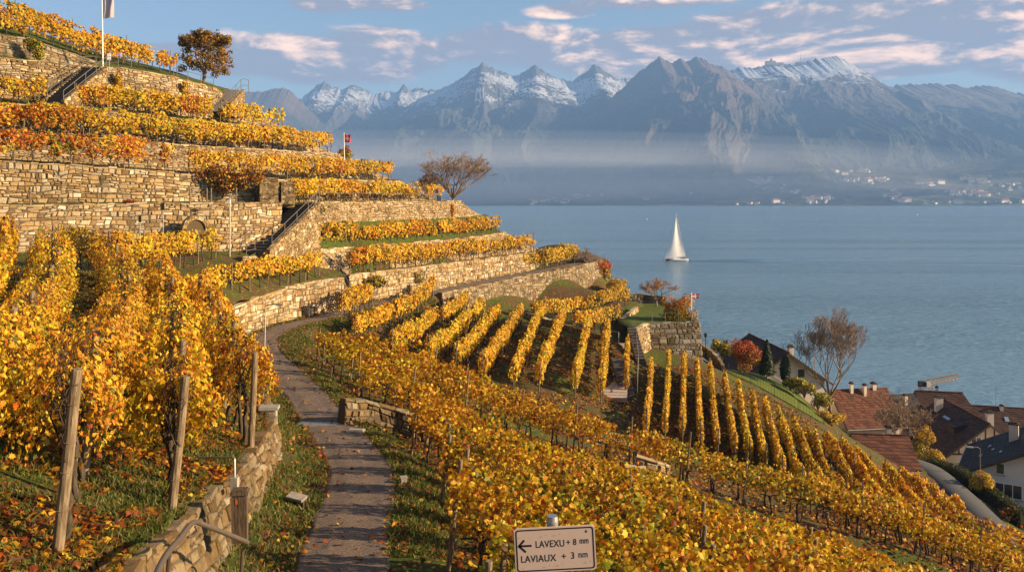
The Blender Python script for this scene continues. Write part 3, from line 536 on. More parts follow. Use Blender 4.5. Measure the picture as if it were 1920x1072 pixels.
T9F = L((-220, 30, 65.5), (0, 68, 70), (50, 77, 71.2), (130, 102, 73.1), (180, 119, 74.4), (250, 128.5, 76.9), (330, 143, 80), (400, 161, 84.5))
T9B = L((-220, -30, 74), (0, 36, 78), (180, 98, 82), (330, 135, 88), (400, 160, 90))
T10B = L((-220, -60, 90), (0, 40, 92), (180, 105, 94), (330, 140, 98), (400, 165, 99))
def terrace(front, back, m, label, nv=5, wr=True):
    A = wrap(front) if wr else front; B = wrap(back) if wr else back
    A = resample(A, n=130); B = resample(B, n=130); v = np.linspace(0, 1, nv)[None, :, None]
    G = A[:, None] * (1 - v) + B[:, None] * v; G[:, 1:-1, 2] += (fbm(G[:, 1:-1, 0] * 1.3, G[:, 1:-1, 1] * 1.3, 3, 5) - 0.5) * 0.25
    return tag(link('ground', grid_mesh('ground', G, m)), label, kind='structure')
terrace(T2F, T2B, M['grass'], 'grassy terrace above the long path wall')
terrace(T3F, T3B, M['grass'], 'grassy terrace bank below the railed lookout wall', 8)
terrace(T4F, T4B, M['grass'], 'level grass strip between the two tall walls')
terrace(T5F, T5B, M['litter'], 'leaf covered terrace of the orange vine row')
terrace(T6F, T6B, M['litter'], 'leaf covered terrace beneath the upper rows')
terrace(T7F, T7B, M['grass'], 'grassy terrace at the foot of the upper stair')
terrace(T8F, T8B, M['grass'], 'narrow grass ledge above the shaded wall')
terrace(T8B[4:], T9F[4:], M['grass'], 'short grass bank under the skyline vine row', 3)
terrace(T9F, T9B, M['grass'], 'top vineyard slope below the skyline', 8)
terrace(T9B, T10B, M['grass'], 'hilltop behind the top vine row')
def shift(pts, d): return [np.asarray(p, float) + np.array(d) for p in pts]
def tw(foot, top, label, m=None, **k): return stone_wall(wrap(foot), wrap(top), label, m or M['stone'], **k)
tw(W1R_FOOT, T2F, 'long stone wall along the uphill edge of the path, partly hidden by ivy')
tw(T2B, T3F[2:], 'low dry wall behind the second vine row above the path')
stone_wall(T3LB, T3F[:4], 'low rubble wall under the left end of the vine row beside the long stair', M['stone'])
tw(T3B, [p for p in T4F[7:]], 'bright stone wall carrying the railed lookout terrace over the lake')
stone_wall(W2_FOOT, T4F[:7], 'long tan stone wall with an arched niche behind the lamp post', M['stone'], rows=14)
stone_wall(T4B[:5], T5F[:7], 'tall pale stone wall above the grass strip, under the orange vine row', M['stone'], rows=14)
tw(T4B[4:], T5F[6:], 'low stone wall behind the vine row of the railed lookout terrace')
tw(T5B, T6F, 'low stone wall between the orange row and the yellow row above it')
tw(T6B, T7F, 'rough stone wall glimpsed between vine trunks below the upper stair')
tw(T7B, T8F, 'tall stone wall beside the upper stair, pale in the sun and topped by a railing', M['stone'], rows=14)
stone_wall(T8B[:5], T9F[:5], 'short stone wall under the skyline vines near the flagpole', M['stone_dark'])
# wall carrying the path's far half, above the slanting rows
WA_TOP = []
for p in PATHC:
    if p[1] > 76 and p[1] < 108: WA_TOP.append(p)
_t = np.gradient(np.array(WA_TOP), axis=0); _t /= np.linalg.norm(_t[:, :2], axis=1)[:, None]
WA_TOP = [p + np.array([_t[i, 1], -_t[i, 0], 0]) * 1.75 for i, p in enumerate(WA_TOP)][::6]
_zf = lambda p: min(p[2] - 0.4, float(ground_z(p[0] + 1.5, p[1] - 1.5)))
WA_FOOT = [np.array([p[0] + 0.3, p[1] - 0.35, min(p[2] - 0.3, -10.3 - (p[1] - 78) * 0.03)]) for p in WA_TOP]
stone_wall(WA_FOOT, WA_TOP, 'long brownish stone wall carrying the upper path above the slanting vine rows', M['stone_dark'], thick=0.5, rows=12)

# ---------------------------------------------------------------- mountains across the lake
def mountain(name, sky_px, Yc, Yf, m, label, amp=0.12, seed=1, L0=700.0, prof=1.25, zf=-45.0, jag=13.0, nx=640, nt=180, spur=0.5, face=None):
    sx = np.array([(a - 960) / F * Yc for a, b in sky_px]); sz = np.array([-(b - YH) / F * Yc for a, b in sky_px])
    X = np.linspace(sx[0], sx[-1], nx); zc = np.interp(X, sx, sz)
    zc = zc + (fbm(X / 150.0, X * 0 + seed, 5, seed, 0.6) - 0.5) * jag * 4 + (fbm(X / 55.0, X * 0 + seed, 3, seed + 3, 0.6, True) - 0.6) * jag * 2.2
    t = np.linspace(0, 1, nt)
    T, XX = np.meshgrid(t, X); ZC = zc[:, None]
    # crest heights blur away from the ridge, so gullies and spurs take over lower down
    k = np.exp(-np.linspace(-3, 3, 61) ** 2); k /= k.sum(); zb = np.convolve(np.pad(zc, 30, mode='edge'), k, 'valid')[:, None]
    base = zf + (ZC * T ** 9 + zb * (1 - T ** 9) - zf) * T ** prof
    yy = Yf + (Yc - Yf) * T
    wx = XX + (fbm(XX / 700, yy / 700, 4, seed + 5) - 0.5) * 900 * spur
    rg = fbm(wx / L0, (yy + (fbm(XX / 500, yy / 500, 3, seed + 8) - .5) * 600) / (L0 * 1.45), 7, seed, 0.55, True) - 0.55
    envl = np.sin(np.pi * np.clip(T, 0, 1) ** 0.8) * 0.9 + 0.1
    H = (ZC - zf)
    Z = base + rg * amp * H * envl * (1 - T ** 7) * 2.0
    Z = np.where(T > 0.985, base, Z)
    G = np.stack([XX, yy, Z], -1)
    bk = G[:, -1:].copy(); bk2 = bk.copy(); bk[..., 1] += 250; bk[..., 2] -= 260; bk2[..., 1] += 600; bk2[..., 2] = zf
    return tag(link(name, grid_mesh(name, np.concatenate([G, bk, bk2], 1), m, smooth=False)), label, kind='structure')
mountain('mountain', [(380, 190), (480, 185), (530, 178), (565, 186), (590, 166), (608, 151), (622, 160), (640, 168), (655, 160), (668, 159), (682, 168), (700, 174), (725, 170), (745, 172), (758, 157), (766, 168), (780, 163), (800, 168), (830, 166), (900, 190), (1000, 200)], 7600, 6200, M['mtn_snow'], 'distant jagged snowy range', 0.24, 3, 420, 0.9, spur=0.8)
mountain('mountain', [(250, 230), (350, 190), (440, 178), (470, 172), (500, 171), (515, 166), (530, 162), (545, 172), (560, 186), (600, 225), (650, 275), (720, 335), (760, 372)], 6600, 5300, M['mtn'], 'shadowed dark peak above the vine terraces', 0.12, 11, 600, 1.1)
mountain('mountain', [(620, 345), (690, 270), (735, 232), (780, 190), (830, 165), (868, 146), (888, 126), (905, 119), (915, 124), (928, 131), (945, 134), (960, 142), (975, 138), (988, 128), (1003, 122), (1015, 128), (1030, 140), (1050, 150), (1065, 152), (1080, 148), (1097, 136), (1115, 120), (1125, 124), (1140, 136), (1155, 147), (1185, 148), (1230, 170), (1320, 230)], 6900, 4700, M['mtn_snow'], 'broad mountain with two snowy horns', 0.21, 23, 560, 1.0, spur=0.8)
mountain('mountain', [(1000, 345), (1080, 262), (1140, 195), (1170, 163), (1200, 130), (1222, 114), (1235, 107), (1248, 113), (1262, 117), (1275, 110), (1290, 115), (1308, 107), (1320, 114), (1335, 122), (1355, 125), (1366, 134), (1400, 160), (1450, 215), (1520, 290), (1580, 350)], 6000, 4100, M['mtn'], 'massive twin topped mountain with steep cliffs', 0.2, 37, 460, 1.0)
mountain('mountain', [(1180, 230), (1280, 170), (1340, 140), (1368, 131), (1385, 126), (1410, 129), (1425, 121), (1440, 118), (1460, 121), (1480, 122), (1500, 118), (1530, 113), (1555, 109), (1572, 107), (1585, 113), (1600, 124), (1625, 138), (1645, 150), (1670, 168), (1700, 190), (1740, 212), (1800, 252), (1870, 305), (1930, 345)], 6400, 4300, M['mtn_pyr'], 'snow streaked pyramid mountain with summit station', 0.15, 51, 480, 0.95)
mountain('mountain', [(1540, 200), (1620, 170), (1680, 160), (1720, 157), (1748, 152), (1770, 157), (1800, 161), (1825, 162), (1842, 158), (1870, 166), (1900, 172), (1930, 180), (2050, 190), (2200, 170)], 6900, 4400, M['mtn_low'], 'long dark ridge closing the far shore', 0.13, 77, 600, 1.0)
mountain('hills', [(-100, 362), (300, 366), (600, 368), (880, 370), (1000, 364), (1080, 358), (1200, 350), (1300, 338), (1400, 325), (1480, 312), (1560, 318), (1640, 305), (1740, 318), (1830, 300), (1960, 290), (2200, 280)], 4650, 3880, M['mtn_low'], 'low inhabited foothills along the far shore', 0.10, 91, 300, 1.0, jag=3, zf=-38)
# ---------------------------------------------------------------- vines
def lin(*c): return np.array(c, float)
LEAFCOL = dict(yellow=lin(0.66, 0.455, 0.027), gold=lin(0.60, 0.33, 0.016), amber=lin(0.49, 0.205, 0.011), orange=lin(0.46, 0.105, 0.008), rust=lin(0.25, 0.055, 0.012), brown=lin(0.13, 0.06, 0.018), olive=lin(0.22, 0.20, 0.018), green=lin(0.09, 0.105, 0.012), lime=lin(0.40, 0.37, 0.03), red=lin(0.36, 0.022, 0.012))
PAL = dict(gold=[('yellow', 34), ('gold', 34), ('amber', 13), ('olive', 7), ('lime', 6), ('brown', 4), ('rust', 2)],
           mixed=[('yellow', 27), ('gold', 34), ('amber', 19), ('orange', 6), ('olive', 6), ('green', 3), ('lime', 4), ('rust', 3), ('brown', 4)],
           ambery=[('amber', 36), ('gold', 40), ('yellow', 10), ('orange', 6), ('rust', 3)],
           orange=[('gold', 20), ('amber', 34), ('orange', 26), ('rust', 10), ('yellow', 6), ('brown', 4)],
           green=[('olive', 30), ('green', 24), ('lime', 18), ('yellow', 14), ('gold', 10), ('brown', 4)],
           redflower=[('red', 90), ('rust', 10)],
           redd=[('orange', 34), ('red', 28), ('rust', 24), ('amber', 14)])
PALX = {k: (np.array([LEAFCOL[n] for n, _ in v]), np.cumsum([x for _, x in v]) / sum(x for _, x in v)) for k, v in PAL.items()}
def leaf_colors(n, pal, r):
    c, cum = PALX[pal]; i = np.searchsorted(cum, r.random(n)); i = np.minimum(i, len(c) - 1)
    return c[i] * (0.82 + 0.36 * r.random((n, 1)))
# leaf outlines: a lobed vine leaf, a pointed folded leaf, a plain folded quad
def _lobed():
    ang = [(-90, 0.18), (-62, 0.62), (-30, 0.50), (-8, 0.92), (18, 0.60), (52, 0.86), (72, 0.62), (90, 1.05), (108, 0.62), (128, 0.86), (162, 0.60), (188, 0.92), (210, 0.50), (242, 0.62)]
    v = [(0, 0, 0.06)] + [(r_ * math.cos(R(a)) * 0.55, r_ * math.sin(R(a)) * 0.55, -0.10 * abs(math.cos(R(a))) * r_) for a, r_ in ang]
    return np.array(v), [(0, 1 + i, 1 + (i + 1) % len(ang)) for i in range(len(ang))]
LEAF_T = [(np.array([(0, -.5, 0), (.5, -.05, -.12), (0, .55, 0.02), (-.5, -.05, -.12)]), [(0, 1, 2), (0, 2, 3)]),
          (np.array([(0, -.42, 0.02), (.42, -.28, -.08), (.5, .16, -.14), (.2, .3, -.03), (0, .6, -.06), (-.2, .3, -.03), (-.5, .16, -.14), (-.42, -.28, -.08)]), [(0, 1, 2, 3), (0, 3, 4, 5), (0, 5, 6, 7)]),
          _lobed()]
def leaf_mesh(name, C, N, size, col, kind, m, r):
    """one mesh of many leaves: centres C, facing N (unit), sizes, colours"""
    tv, tf = LEAF_T[kind]; n = len(C)
    up = r.normal(size=(n, 3)); N = N / np.maximum(np.linalg.norm(N, axis=1)[:, None], 1e-6)
    U = np.cross(up, N); U /= np.maximum(np.linalg.norm(U, axis=1)[:, None], 1e-6); W = np.cross(N, U)
    V = C[:, None] + size[:, None, None] * (tv[None, :, 0, None] * U[:, None] + tv[None, :, 1, None] * W[:, None] + tv[None, :, 2, None] * N[:, None])
    k = len(tv); flat = np.array([i for f in tf for i in f]); lt = np.array([len(f) for f in tf])
    ff = (flat[None] + (np.arange(n) * k)[:, None]).reshape(-1)
    cc = np.repeat(col, k, axis=0)
    return raw_mesh(name, V.reshape(-1, 3), ff, np.tile(lt, n), m, False, col=cc)
def make_trunk(seed, k, seg):
    r = random.Random(seed); b = MB(); h = 0.78 + 0.12 * r.random(); x = y = 0; pts = []; rad = []
    for i in range(seg + 1):
        t = i / seg; pts.append((x, y, -0.12 + t * (h + 0.12))); rad.append((0.05 - 0.012 * t) * (1 + 0.25 * r.uniform(-1, 1)))
        x += r.uniform(-0.05, 0.05); y += r.uniform(-0.05, 0.05)
    rad[-1] *= 1.5; b.tube(pts, rad, k)
    e = pts[-1]
    for s in (-1, 1): b.tube([e, (e[0] + s * 0.16, e[1] + r.uniform(-.05, .05), e[2] + 0.08), (e[0] + s * 0.42, e[1] + r.uniform(-.05, .05), e[2] + 0.06 + r.uniform(-.03, .06))], [0.034, 0.024, 0.014], max(4, k - 2))
    if k > 5:
        for q in range(11): b.tube([(e[0] + r.uniform(-.38, .38), e[1], e[2] + 0.05), (e[0] + r.uniform(-.45, .45), e[1] + r.uniform(-.22, .22), e[2] + 0.55), (e[0] + r.uniform(-.5, .5), e[1] + r.uniform(-.35, .35), e[2] + r.uniform(.6, .95))], [0.009, 0.007, 0.004], 4)
    return b.mesh('trunk', M['bark'], True)
TRUNK_N = [make_trunk(s, 8, 7) for s in range(8)]; TRUNK_F = [make_trunk(40 + s, 5, 3) for s in range(5)]
def make_post(seed, k, h=2.15, r0=0.05):
    r = random.Random(seed); b = MB(); b.tube([(0, 0, -0.3), (0.004, 0.003, h * 0.5), (0, 0, h - 0.015), (0, 0, h)], [r0, r0 * 0.97, r0 * 0.93, r0 * 0.8], k)
    if k > 6:
        for z in (0.5, 0.95, 1.3, 1.75): b.tube([(r0 * 1.05 * math.cos(a), r0 * 1.05 * math.sin(a), z + 0.01 * math.sin(a)) for a in np.linspace(0, 6.28, 11)], 0.004, 4)
    return b.mesh('post', M['post'])
POST_N = [make_post(s, 10) for s in range(3)]; POST_F = [make_post(9, 5, 2.05, 0.04)]
ROW_GROUP = 'vine rows on the autumn hillside'
N_LEAVES = 0
def vine_row(pts, label, pal='gold', dist=None, hgt=2.2, hb=0.72, thick=0.30, dens=None, patches=(), posts=4.6, near=None, seed=None, post_h=1.0, lean=0.02, fat=1.0, group=ROW_GROUP, spacing=1.15, wires=None, size=None):
    """pts: feet of the row on the ground; one row = foliage + trunks + posts"""
    global N_LEAVES
    pts = np.asarray(pts, float); line = resample(pts, step=0.25)
    seed = seed if seed is not None else (int(abs(pts[0][0] * 131 + pts[0][1] * 37)) + 5); r = np.random.default_rng(seed)
    d = np.linalg.norm(line, axis=1); dm = d.min() if dist is None else dist
    near = dm < 26 if near is None else near
    root = empty('vine_row', line[0], label, 'vine row', group); org = line[0]
    seglen = np.linalg.norm(np.diff(line, axis=0), axis=1); S = np.r_[0, np.cumsum(seglen)]; Ltot = S[-1]
    # leaf size by distance, nearest leaves stay true to life
    lens = lambda dd: np.clip(0.0024 * dd + 0.035, 0.09, 0.19) * (1.3 if dm < 12 else 1.0)
    # number of leaves: cover roughly 2.4 layers
    ds = np.interp(np.linspace(0, Ltot, 200), S, d); dens_s = (dens or 1.0) * 4.6 * (hgt - hb) / (lens(ds) ** 2 * 0.55) * 0.62
    n = int(np.trapz(dens_s, np.linspace(0, Ltot, 200))); cdf = np.cumsum(dens_s); cdf = cdf / cdf[-1]
    s = np.interp(r.random(n), np.r_[0, cdf], np.linspace(0, Ltot, 201))
    # plants: every vine is a hump, with weak and strong ones
    ph = s / spacing; pid = np.floor(ph); vig = vnoise(pid * 0.73, pid * 0 + seed, 3)
    top = hgt * (0.86 + 0.16 * vig + 0.14 * (vnoise(s * 1.9, s * 0 + seed, 8) - 0.5)) + 0.0
    bot = hb * (0.75 + 0.5 * vnoise(s * 1.3, s * 0 + seed + 9, 4))
    u = r.beta(1.25, 1.05, n); h = bot + (top - bot) * u
    strag = r.random(n) < 0.05; h = np.where(strag, h + r.random(n) * 0.28 * u, h)
    prof = thick * (0.65 + 0.6 * np.sin(np.pi * np.clip(u, 0, 1) ** 0.8)) * (0.75 + 0.55 * vnoise(s * 1.1, h * 1.6 + seed, 6))
    side = np.where(r.random(n) < 0.5, -1.0, 1.0); lat = side * prof * np.sqrt(r.random(n)) * 1.05
    keep = vnoise(s * 1.5 + 40, h * 1.7 + seed, 14) > 0.20
    keep &= ~((u < 0.28) & (r.random(n) < 0.35))
    hp = _hash(pid.astype(np.int64), (pid * 0).astype(np.int64), seed); keep &= (hp > 0.045) | (r.random(n) < 0.12)          # a few vines have already dropped their leaves
    hp = hp[keep]
    s, h, u, lat, side, top = s[keep], h[keep], u[keep], lat[keep], side[keep], top[keep]; n = len(s)
    base = np.stack([np.interp(s, S, line[:, k]) for k in range(3)], 1)
    tg = np.stack([np.interp(s, S, np.gradient(line[:, k])) for k in range(3)], 1); tg[:, 2] = 0; tg /= np.linalg.norm(tg, axis=1)[:, None]
    nr = np.stack([tg[:, 1], -tg[:, 0], 0 * tg[:, 0]], 1)
    C = base + nr * lat[:, None]; C[:, 2] += h
    N = nr * (side * (0.55 + 0.5 * r.random(n)))[:, None] + r.normal(size=(n, 3)) * 0.42; N[:, 2] += 0.45 * (u - 0.25)
    dd = np.linalg.norm(C, axis=1); sz = lens(dd) * (0.55 + 0.95 * r.random(n) ** 1.3)
    col = leaf_colors(n, pal, r) * ((0.80 + 0.38 * ((hp * 37.7) % 1.0))[:, None] * np.array([1.0, 0.90 + 0.2 * ((seed * 0.618) % 1.0), 1.0]))
    # clumps of another colour within the row (a few vines turned early or late)
    pn = vnoise(base[:, 0] * 0.42 + seed, base[:, 1] * 0.42 + h * 0.25, 21)
    alt = {'gold': 'mixed', 'mixed': 'ambery', 'orange': 'gold', 'green': 'mixed'}.get(pal, 'mixed')
    mk = (pn > 0.60) & (r.random(n) < 0.75); col[mk] = leaf_colors(int(mk.sum()), alt, r)
    mk = (pn < 0.24) & (r.random(n) < (0.55 if pal != 'gold' else 0.35)); col[mk] = leaf_colors(int(mk.sum()), 'green', r)
    px = 960 + F * C[:, 0] / C[:, 1]
    for (a, b_, p2, prob) in patches:
        mk = (px > a) & (px < b_) & (r.random(n) < prob); col[mk] = leaf_colors(int(mk.sum()), p2, r)
    C = C - org
    if dm < 14: kind = 2
    elif dm < 34: kind = 1
    else: kind = 0
    N_LEAVES += n
    link('foliage', leaf_mesh('foliage', C, N, sz, col, kind, M['leaf'], r), root)
    nv = min(100, max(1, int(Ltot / spacing)))
    tset = TRUNK_N if near else TRUNK_F
    for i in range(nv):
        si = (i + 0.5) * Ltot / nv; p = [np.interp(si, S, line[:, k]) for k in range(3)]
        o = link('trunk', tset[int(r.integers(len(tset)))], root, np.array(p) - org); a = math.atan2(tg[0, 1], tg[0, 0]); o.rotation_euler = (r.uniform(-.1, .1), r.uniform(-.1, .1), a + (math.pi if r.random() < .5 else 0) + r.uniform(-.2, .2)); q = r.uniform(.85, 1.1); o.scale = (q * fat, q * fat ** .5, hb / 0.72 * q)
    if posts:
        npst = min(99, max(2, int(round(Ltot / posts)) + 1)); pset = POST_N if near else POST_F
        for i in range(npst):
            si = Ltot * i / (npst - 1); p = [np.interp(si, S, line[:, k]) for k in range(3)]
            o = link('post', pset[i % len(pset)], root, np.array(p) - org); o.rotation_euler = (r.uniform(-.05, .05), lean + r.uniform(-.04, .04), 0); o.scale = (fat, fat, hgt / 2.05 * post_h * r.uniform(0.95, 1.08))
            if i == 0 and near: o.location = (o.location.x, o.location.y, o.location.z)
    if (near if wires is None else wires):
        b = MB(org); 
        for hh in (0.85, 1.35): b.tube(line[::6] + np.array([0, 0, hh]), 0.004, 3)
        b.build('wire', M['rail'], root)
    return root
def px_of(p): return 960 + F * p[0] / p[1]
def sub(line, a, b):
    p = resample(line, n=400); k = [q for q in p if a <= px_of(q) <= b]; return np.array(k)
def on(H, pts): return np.array([(x, y, float(H(np.array([x]), np.array([y]))[0])) for x, y in pts])
def pick_on(H, px, py, lo=6, hi=70, lift=0.0):
    Y = np.linspace(lo, hi, 900); X = (px - 960) / F * Y; z = H(X, Y) + lift; r_ = -(py - YH) / F * Y; k = np.argmax(z >= r_); return (X[k], Y[k])
# --- terrace rows, lowest first
def mid_line(A, B, t): A = resample(A, n=100); B = resample(B, n=100); return A * (1 - t) + B * t
ROADSIDE = L((805, 541, 81.5), (870, 529, 86.5), (940, 517, 91), (1000, 506, 95), (1015, 503, 97))
ROADSIDE2 = [p + np.array(d) for p, d in zip(L((1018, 507, 96), (1045, 500, 99), (1078, 492, 103)), [(0, 0, 0)] * 3)]
vine_row(shift(ROADSIDE, (0.1, 0.35, 0.0)), 'golden vine row against the long wall, along the uphill edge of the path', 'gold', patches=[(860, 900, 'orange', .8)], hgt=1.9)
vine_row(ROADSIDE2, 'thick vine row standing out at the tip of the path terrace over the lake', 'gold', hgt=2.5, thick=0.5)
vine_row(sub(shift(T2F, (-0.2, 1.25, 0.05)), 600, 1001), 'second vine row above the path, reaching out to a squared end against the lake', 'gold', patches=[(655, 690, 'orange', .6), (800, 850, 'orange', .35)])
vine_row(sub(shift(T3F, (-0.1, 1.0, 0.05)), 520, 936), 'vine row below the railed lookout wall, starting beside the long stair', 'gold', patches=[(770, 800, 'orange', .5), (860, 880, 'redd', .4)])
vine_row(sub(shift(T4F, (-0.1, 2.0, 0.02)), 545, 786), 'vine row behind the railing of the lookout terrace, from the stair head', 'gold', patches=[(645, 690, 'orange', .55)])
vine_row(sub(shift(T4F, (-0.1, 2.0, 0.02)), 796, 828), 'short separate vine clump at the lake end of the railed lookout terrace', 'gold', hgt=2.0, posts=2)
vine_row(sub(shift(T5F, (0, 1.3, 0.03)), -210, 326), 'deep orange vine row on top of the tall pale wall', 'orange', hgt=2.5, hb=.8, thick=.4, posts=3.2)
vine_row(sub(shift(T5F, (0, 1.3, 0.03)), 352, 735), 'yellow vine row continuing from the orange row to a squared end above the bare tree', 'gold', patches=[(600, 650, 'orange', .4)])
vine_row(sub(shift(T6F, (0, 1.2, 0.03)), -210, 158), 'red orange vine row above the deep orange row', 'orange', hgt=2.3, posts=3.4, patches=[(-200, 90, 'redd', .35)])
vine_row(sub(shift(T6F, (0, 1.2, 0.03)), 164, 621), 'long yellow vine row ending beside the red and green bush with the small flag', 'gold')
vine_row(sub(shift(T7F, (0, 1.2, 0.03)), -210, 88), 'yellow vine row left of the foot of the upper stair', 'gold', hgt=2.4)
vine_row(sub(mid_line(T6F, T6B, .8), -210, 540), 'rear vine row tucked against the wall above the red orange row', 'gold', hgt=2.3)
vine_row(sub(mid_line(T7F, T7B, .85), 152, 392), 'rear vine row standing close against the tall upper wall', 'gold', hgt=2.0)
vine_row(sub(shift(T7F, (0, 1.2, 0.03)), 140, 398), 'yellow vine row in front of the tall wall, right of the upper stair', 'gold', patches=[(340, 372, 'redd', .6), (130, 200, 'orange', .4)])
vine_row(sub(shift(T7F, (0, 1.4, 0.03)), 412, 530), 'short yellow vine row past the small stair, squared off against the mountains', 'gold', hgt=2.2)
vine_row(sub(shift(T9F, (0, 1.3, 0.06)), -210, 332), 'skyline vine row behind the tall flagpole', 'gold', hgt=2.2, patches=[(300, 340, 'orange', .5)])
vine_row(sub(mid_line(T9F, T9B, 0.45), -210, 318), 'vine row just behind the skyline row by the flagpole', 'mixed', hgt=2.2)
vine_row(sub(mid_line(T9F, T9B, 0.92), -210, 235), 'topmost vine row against the sky', 'mixed', hgt=2.3)
# --- rows on the slope inside the path's bend
vine_row(on(H2, [pick_on(H2, *q, lo=36) for q in ((118, 503), (175, 512), (225, 517), (285, 512), (355, 498), (404, 484))]), 'vine row below the arched wall niche, ending near the lamp post', 'gold', patches=[(190, 215, 'orange', .7)], posts=2.4, hgt=2.2)
vine_row(on(H2, [pick_on(H2, *q, lo=36) for q in ((350, 597), (400, 568), (450, 548), (505, 536), (560, 531), (598, 517))]), 'vine row on top of the curved wall at the bend of the path', 'gold', posts=2.2, hgt=1.95, patches=[(340, 400, 'orange', .3)])
NEARL = [
    ([pick_on(H2, 470, 846, 14), (-8.3, 24.5), (-10.6, 30.5), (-13.1, 36.5), (-15.2, 41)], 'near vine row running along the edge above the retaining wall'),
    ([pick_on(H2, 322, 958, 11), (-8.2, 20.5), (-10.7, 27), (-13.8, 34), (-16.8, 40.5)], 'second near vine row in from the retaining wall, on leaf strewn grass'),
    ([pick_on(H2, 108, 1036, 8), (-7.5, 15), (-10.2, 22), (-13.4, 29.5), (-17, 36.5), (-19.5, 41)], 'nearest vine row, starting at the thick leaning wooden post'),
    ([(-6.6, 9.2), (-9.4, 15.5), (-12.6, 22.5), (-16.2, 30), (-20.5, 38)], 'vine row behind the thick leaning post, at the left margin of the photo'),
    ([(-9.6, 13), (-12.4, 18), (-15.8, 25), (-19.5, 32), (-24, 40)], 'shaded vine row furthest in on the left slope')]
for i, (pp, lab) in enumerate(NEARL):
    ln = smooth_line(on(H2, pp), 60); ln = on(H2, [(p[0], p[1]) for p in ln])
    vine_row(ln, lab, 'mixed', hgt=2.5, hb=0.98, thick=0.60, posts=4.2, spacing=1.0, near=True, dens=0.9, lean=0.085, post_h=.9, fat=1.5)
# --- parallel rows of the near right slope
ORD = 'nearest second third fourth fifth sixth seventh eighth ninth tenth eleventh twelfth thirteenth fourteenth fifteenth sixteenth seventeenth eighteenth nineteenth twentieth twenty-first twenty-second twenty-third twenty-fourth twenty-fifth twenty-sixth twenty-seventh twenty-eighth'.split()
yk = 7.3; k = 0; n_sh = 0; GAP0, GAP1 = BANK - 0.9, BANK + 1.5
while yk < 47.5:
    pc = PATHC[np.argmin(np.abs(PATHC[:, 1] - yk))]
    x0 = pc[0] + 2.25 + 0.25 * math.sin(k * 2.1)
    if yk < 14: x0 = max(x0, -0.75 - 0.10 * (yk - 7))
    if 28 < yk < 34: x0 += 0.6
    if yk > 44: x0 = pc[0] + 3.0
    x1 = min(0.62 * yk + 2.5, 29.0) if yk < 39.3 else 2.0 - (yk - 39.3) * 0.8
    xx = np.arange(x0, x1, 0.5); yy = yk - 0.125 * (xx - x0) + 0.12 * np.sin(xx * 0.25 + k)
    lab = 'vine row nearest the signpost, at the bottom of the right slope' if k == 0 else '%s vine row up from the signpost, running down the right slope from the path' % ORD[k]
    if GAP0 < yk < GAP1: yk += 0.9; continue
    vine_row(np.stack([xx, yy, ground_at(xx, yy)], 1), lab, 'mixed', hgt=1.95, hb=0.72, thick=0.31, posts=2.4 if yk > GAP1 and yk < GAP1 + 2 else 5.2, post_h=1.12 if yk > GAP1 and yk < GAP1 + 2 else 0.88, lean=.1, dens=0.66, near=yk < 26)
    if yk > 39.3:
        xx = np.arange(12.0 + (yk - 39.3) * 0.9, 29.0, 0.5); yy = yk - 0.125 * (xx + 6)
        vine_row(np.stack([xx, yy, ground_at(xx, yy)], 1), '%s short vine row on the shoulder above the village road' % ['first', 'second', 'third', 'fourth', 'fifth', 'sixth'][n_sh], 'mixed', hgt=1.9, hb=0.7, thick=0.3, posts=5.2, post_h=.9, lean=.08, dens=.7); n_sh += 1
    yk += 1.72 + 0.012 * k; k += 1
N_NEAR_ROWS = k
# --- slanting rows between the path and the crest
SL = [((640, 57), (697, 65)), ((665, 54), (812, 75)), ((735, 51), (817, 66)), ((828, 66), (876, 77)), ((802, 51), (905, 76.5)), ((855, 51), (935, 75)), ((905, 50.5), (978, 77)), ((963, 50.5), (1015, 78)), ((1010, 52), (1057, 78)), ((1077, 53), (1106, 76)), ((1127, 54), (1140, 77)), ((1174, 59), (1177, 70))]
for i, ((a, ya), (b, yb)) in enumerate(SL):
    y = np.linspace(ya, yb, 40); x = np.linspace((a - 960) / F * ya, (b - 960) / F * yb, 40)
    lab = ['short slanting vine row inside the bend of the path', 'longest slanting vine row, rising to the upper path', 'third slanting vine row below the upper path'][i] if i < 3 else ('narrow vine row squeezed between the paved steps and the iron stair' if i == 11 else ('slanting vine row directly left of the paved steps' if i == 10 else '%s slanting vine row counted from the bend of the path' % ORD[i]))
    vine_row(np.stack([x, y, ground_at(x, y)], 1), lab, 'gold', hgt=1.95 if i < 11 else 1.6, hb=0.6, thick=0.20 if i < 11 else .15, posts=5, seed=300 + i, dens=1.05)
# --- rows running down the hollow to the right of the stair
DN = [((1221, 665), (1211, 765)), ((1254, 657), (1246, 768)), ((1284, 655), (1279, 778)), ((1307, 668), (1314, 790)), ((1331, 672), (1345, 800)), ((1359, 690), (1378, 812)), ((1383, 703), (1405, 820)), ((1411, 724), (1434, 832)), ((1434, 742), (1468, 850)), ((1460, 760), (1505, 868)), ((1487, 776), (1545, 885)), ((1513, 790), (1590, 903)), ((1545, 803), (1632, 915)), ((1577, 815), (1668, 925)), ((1604, 828), (1700, 935)), ((1657, 858), (1735, 945)), ((1688, 870), (1760, 950)), ((1720, 884), (1790, 962)), ((1768, 914), (1812, 968))]
def pick_lift(px, py, lift, lo, hi=110):
    Y = np.linspace(lo, hi, 900); X = (px - 960) / F * Y; z = ground_at(X, Y) + lift; r_ = -(py - YH) / F * Y; k_ = np.argmax(z >= r_)
    return np.array([X[k_], Y[k_]])
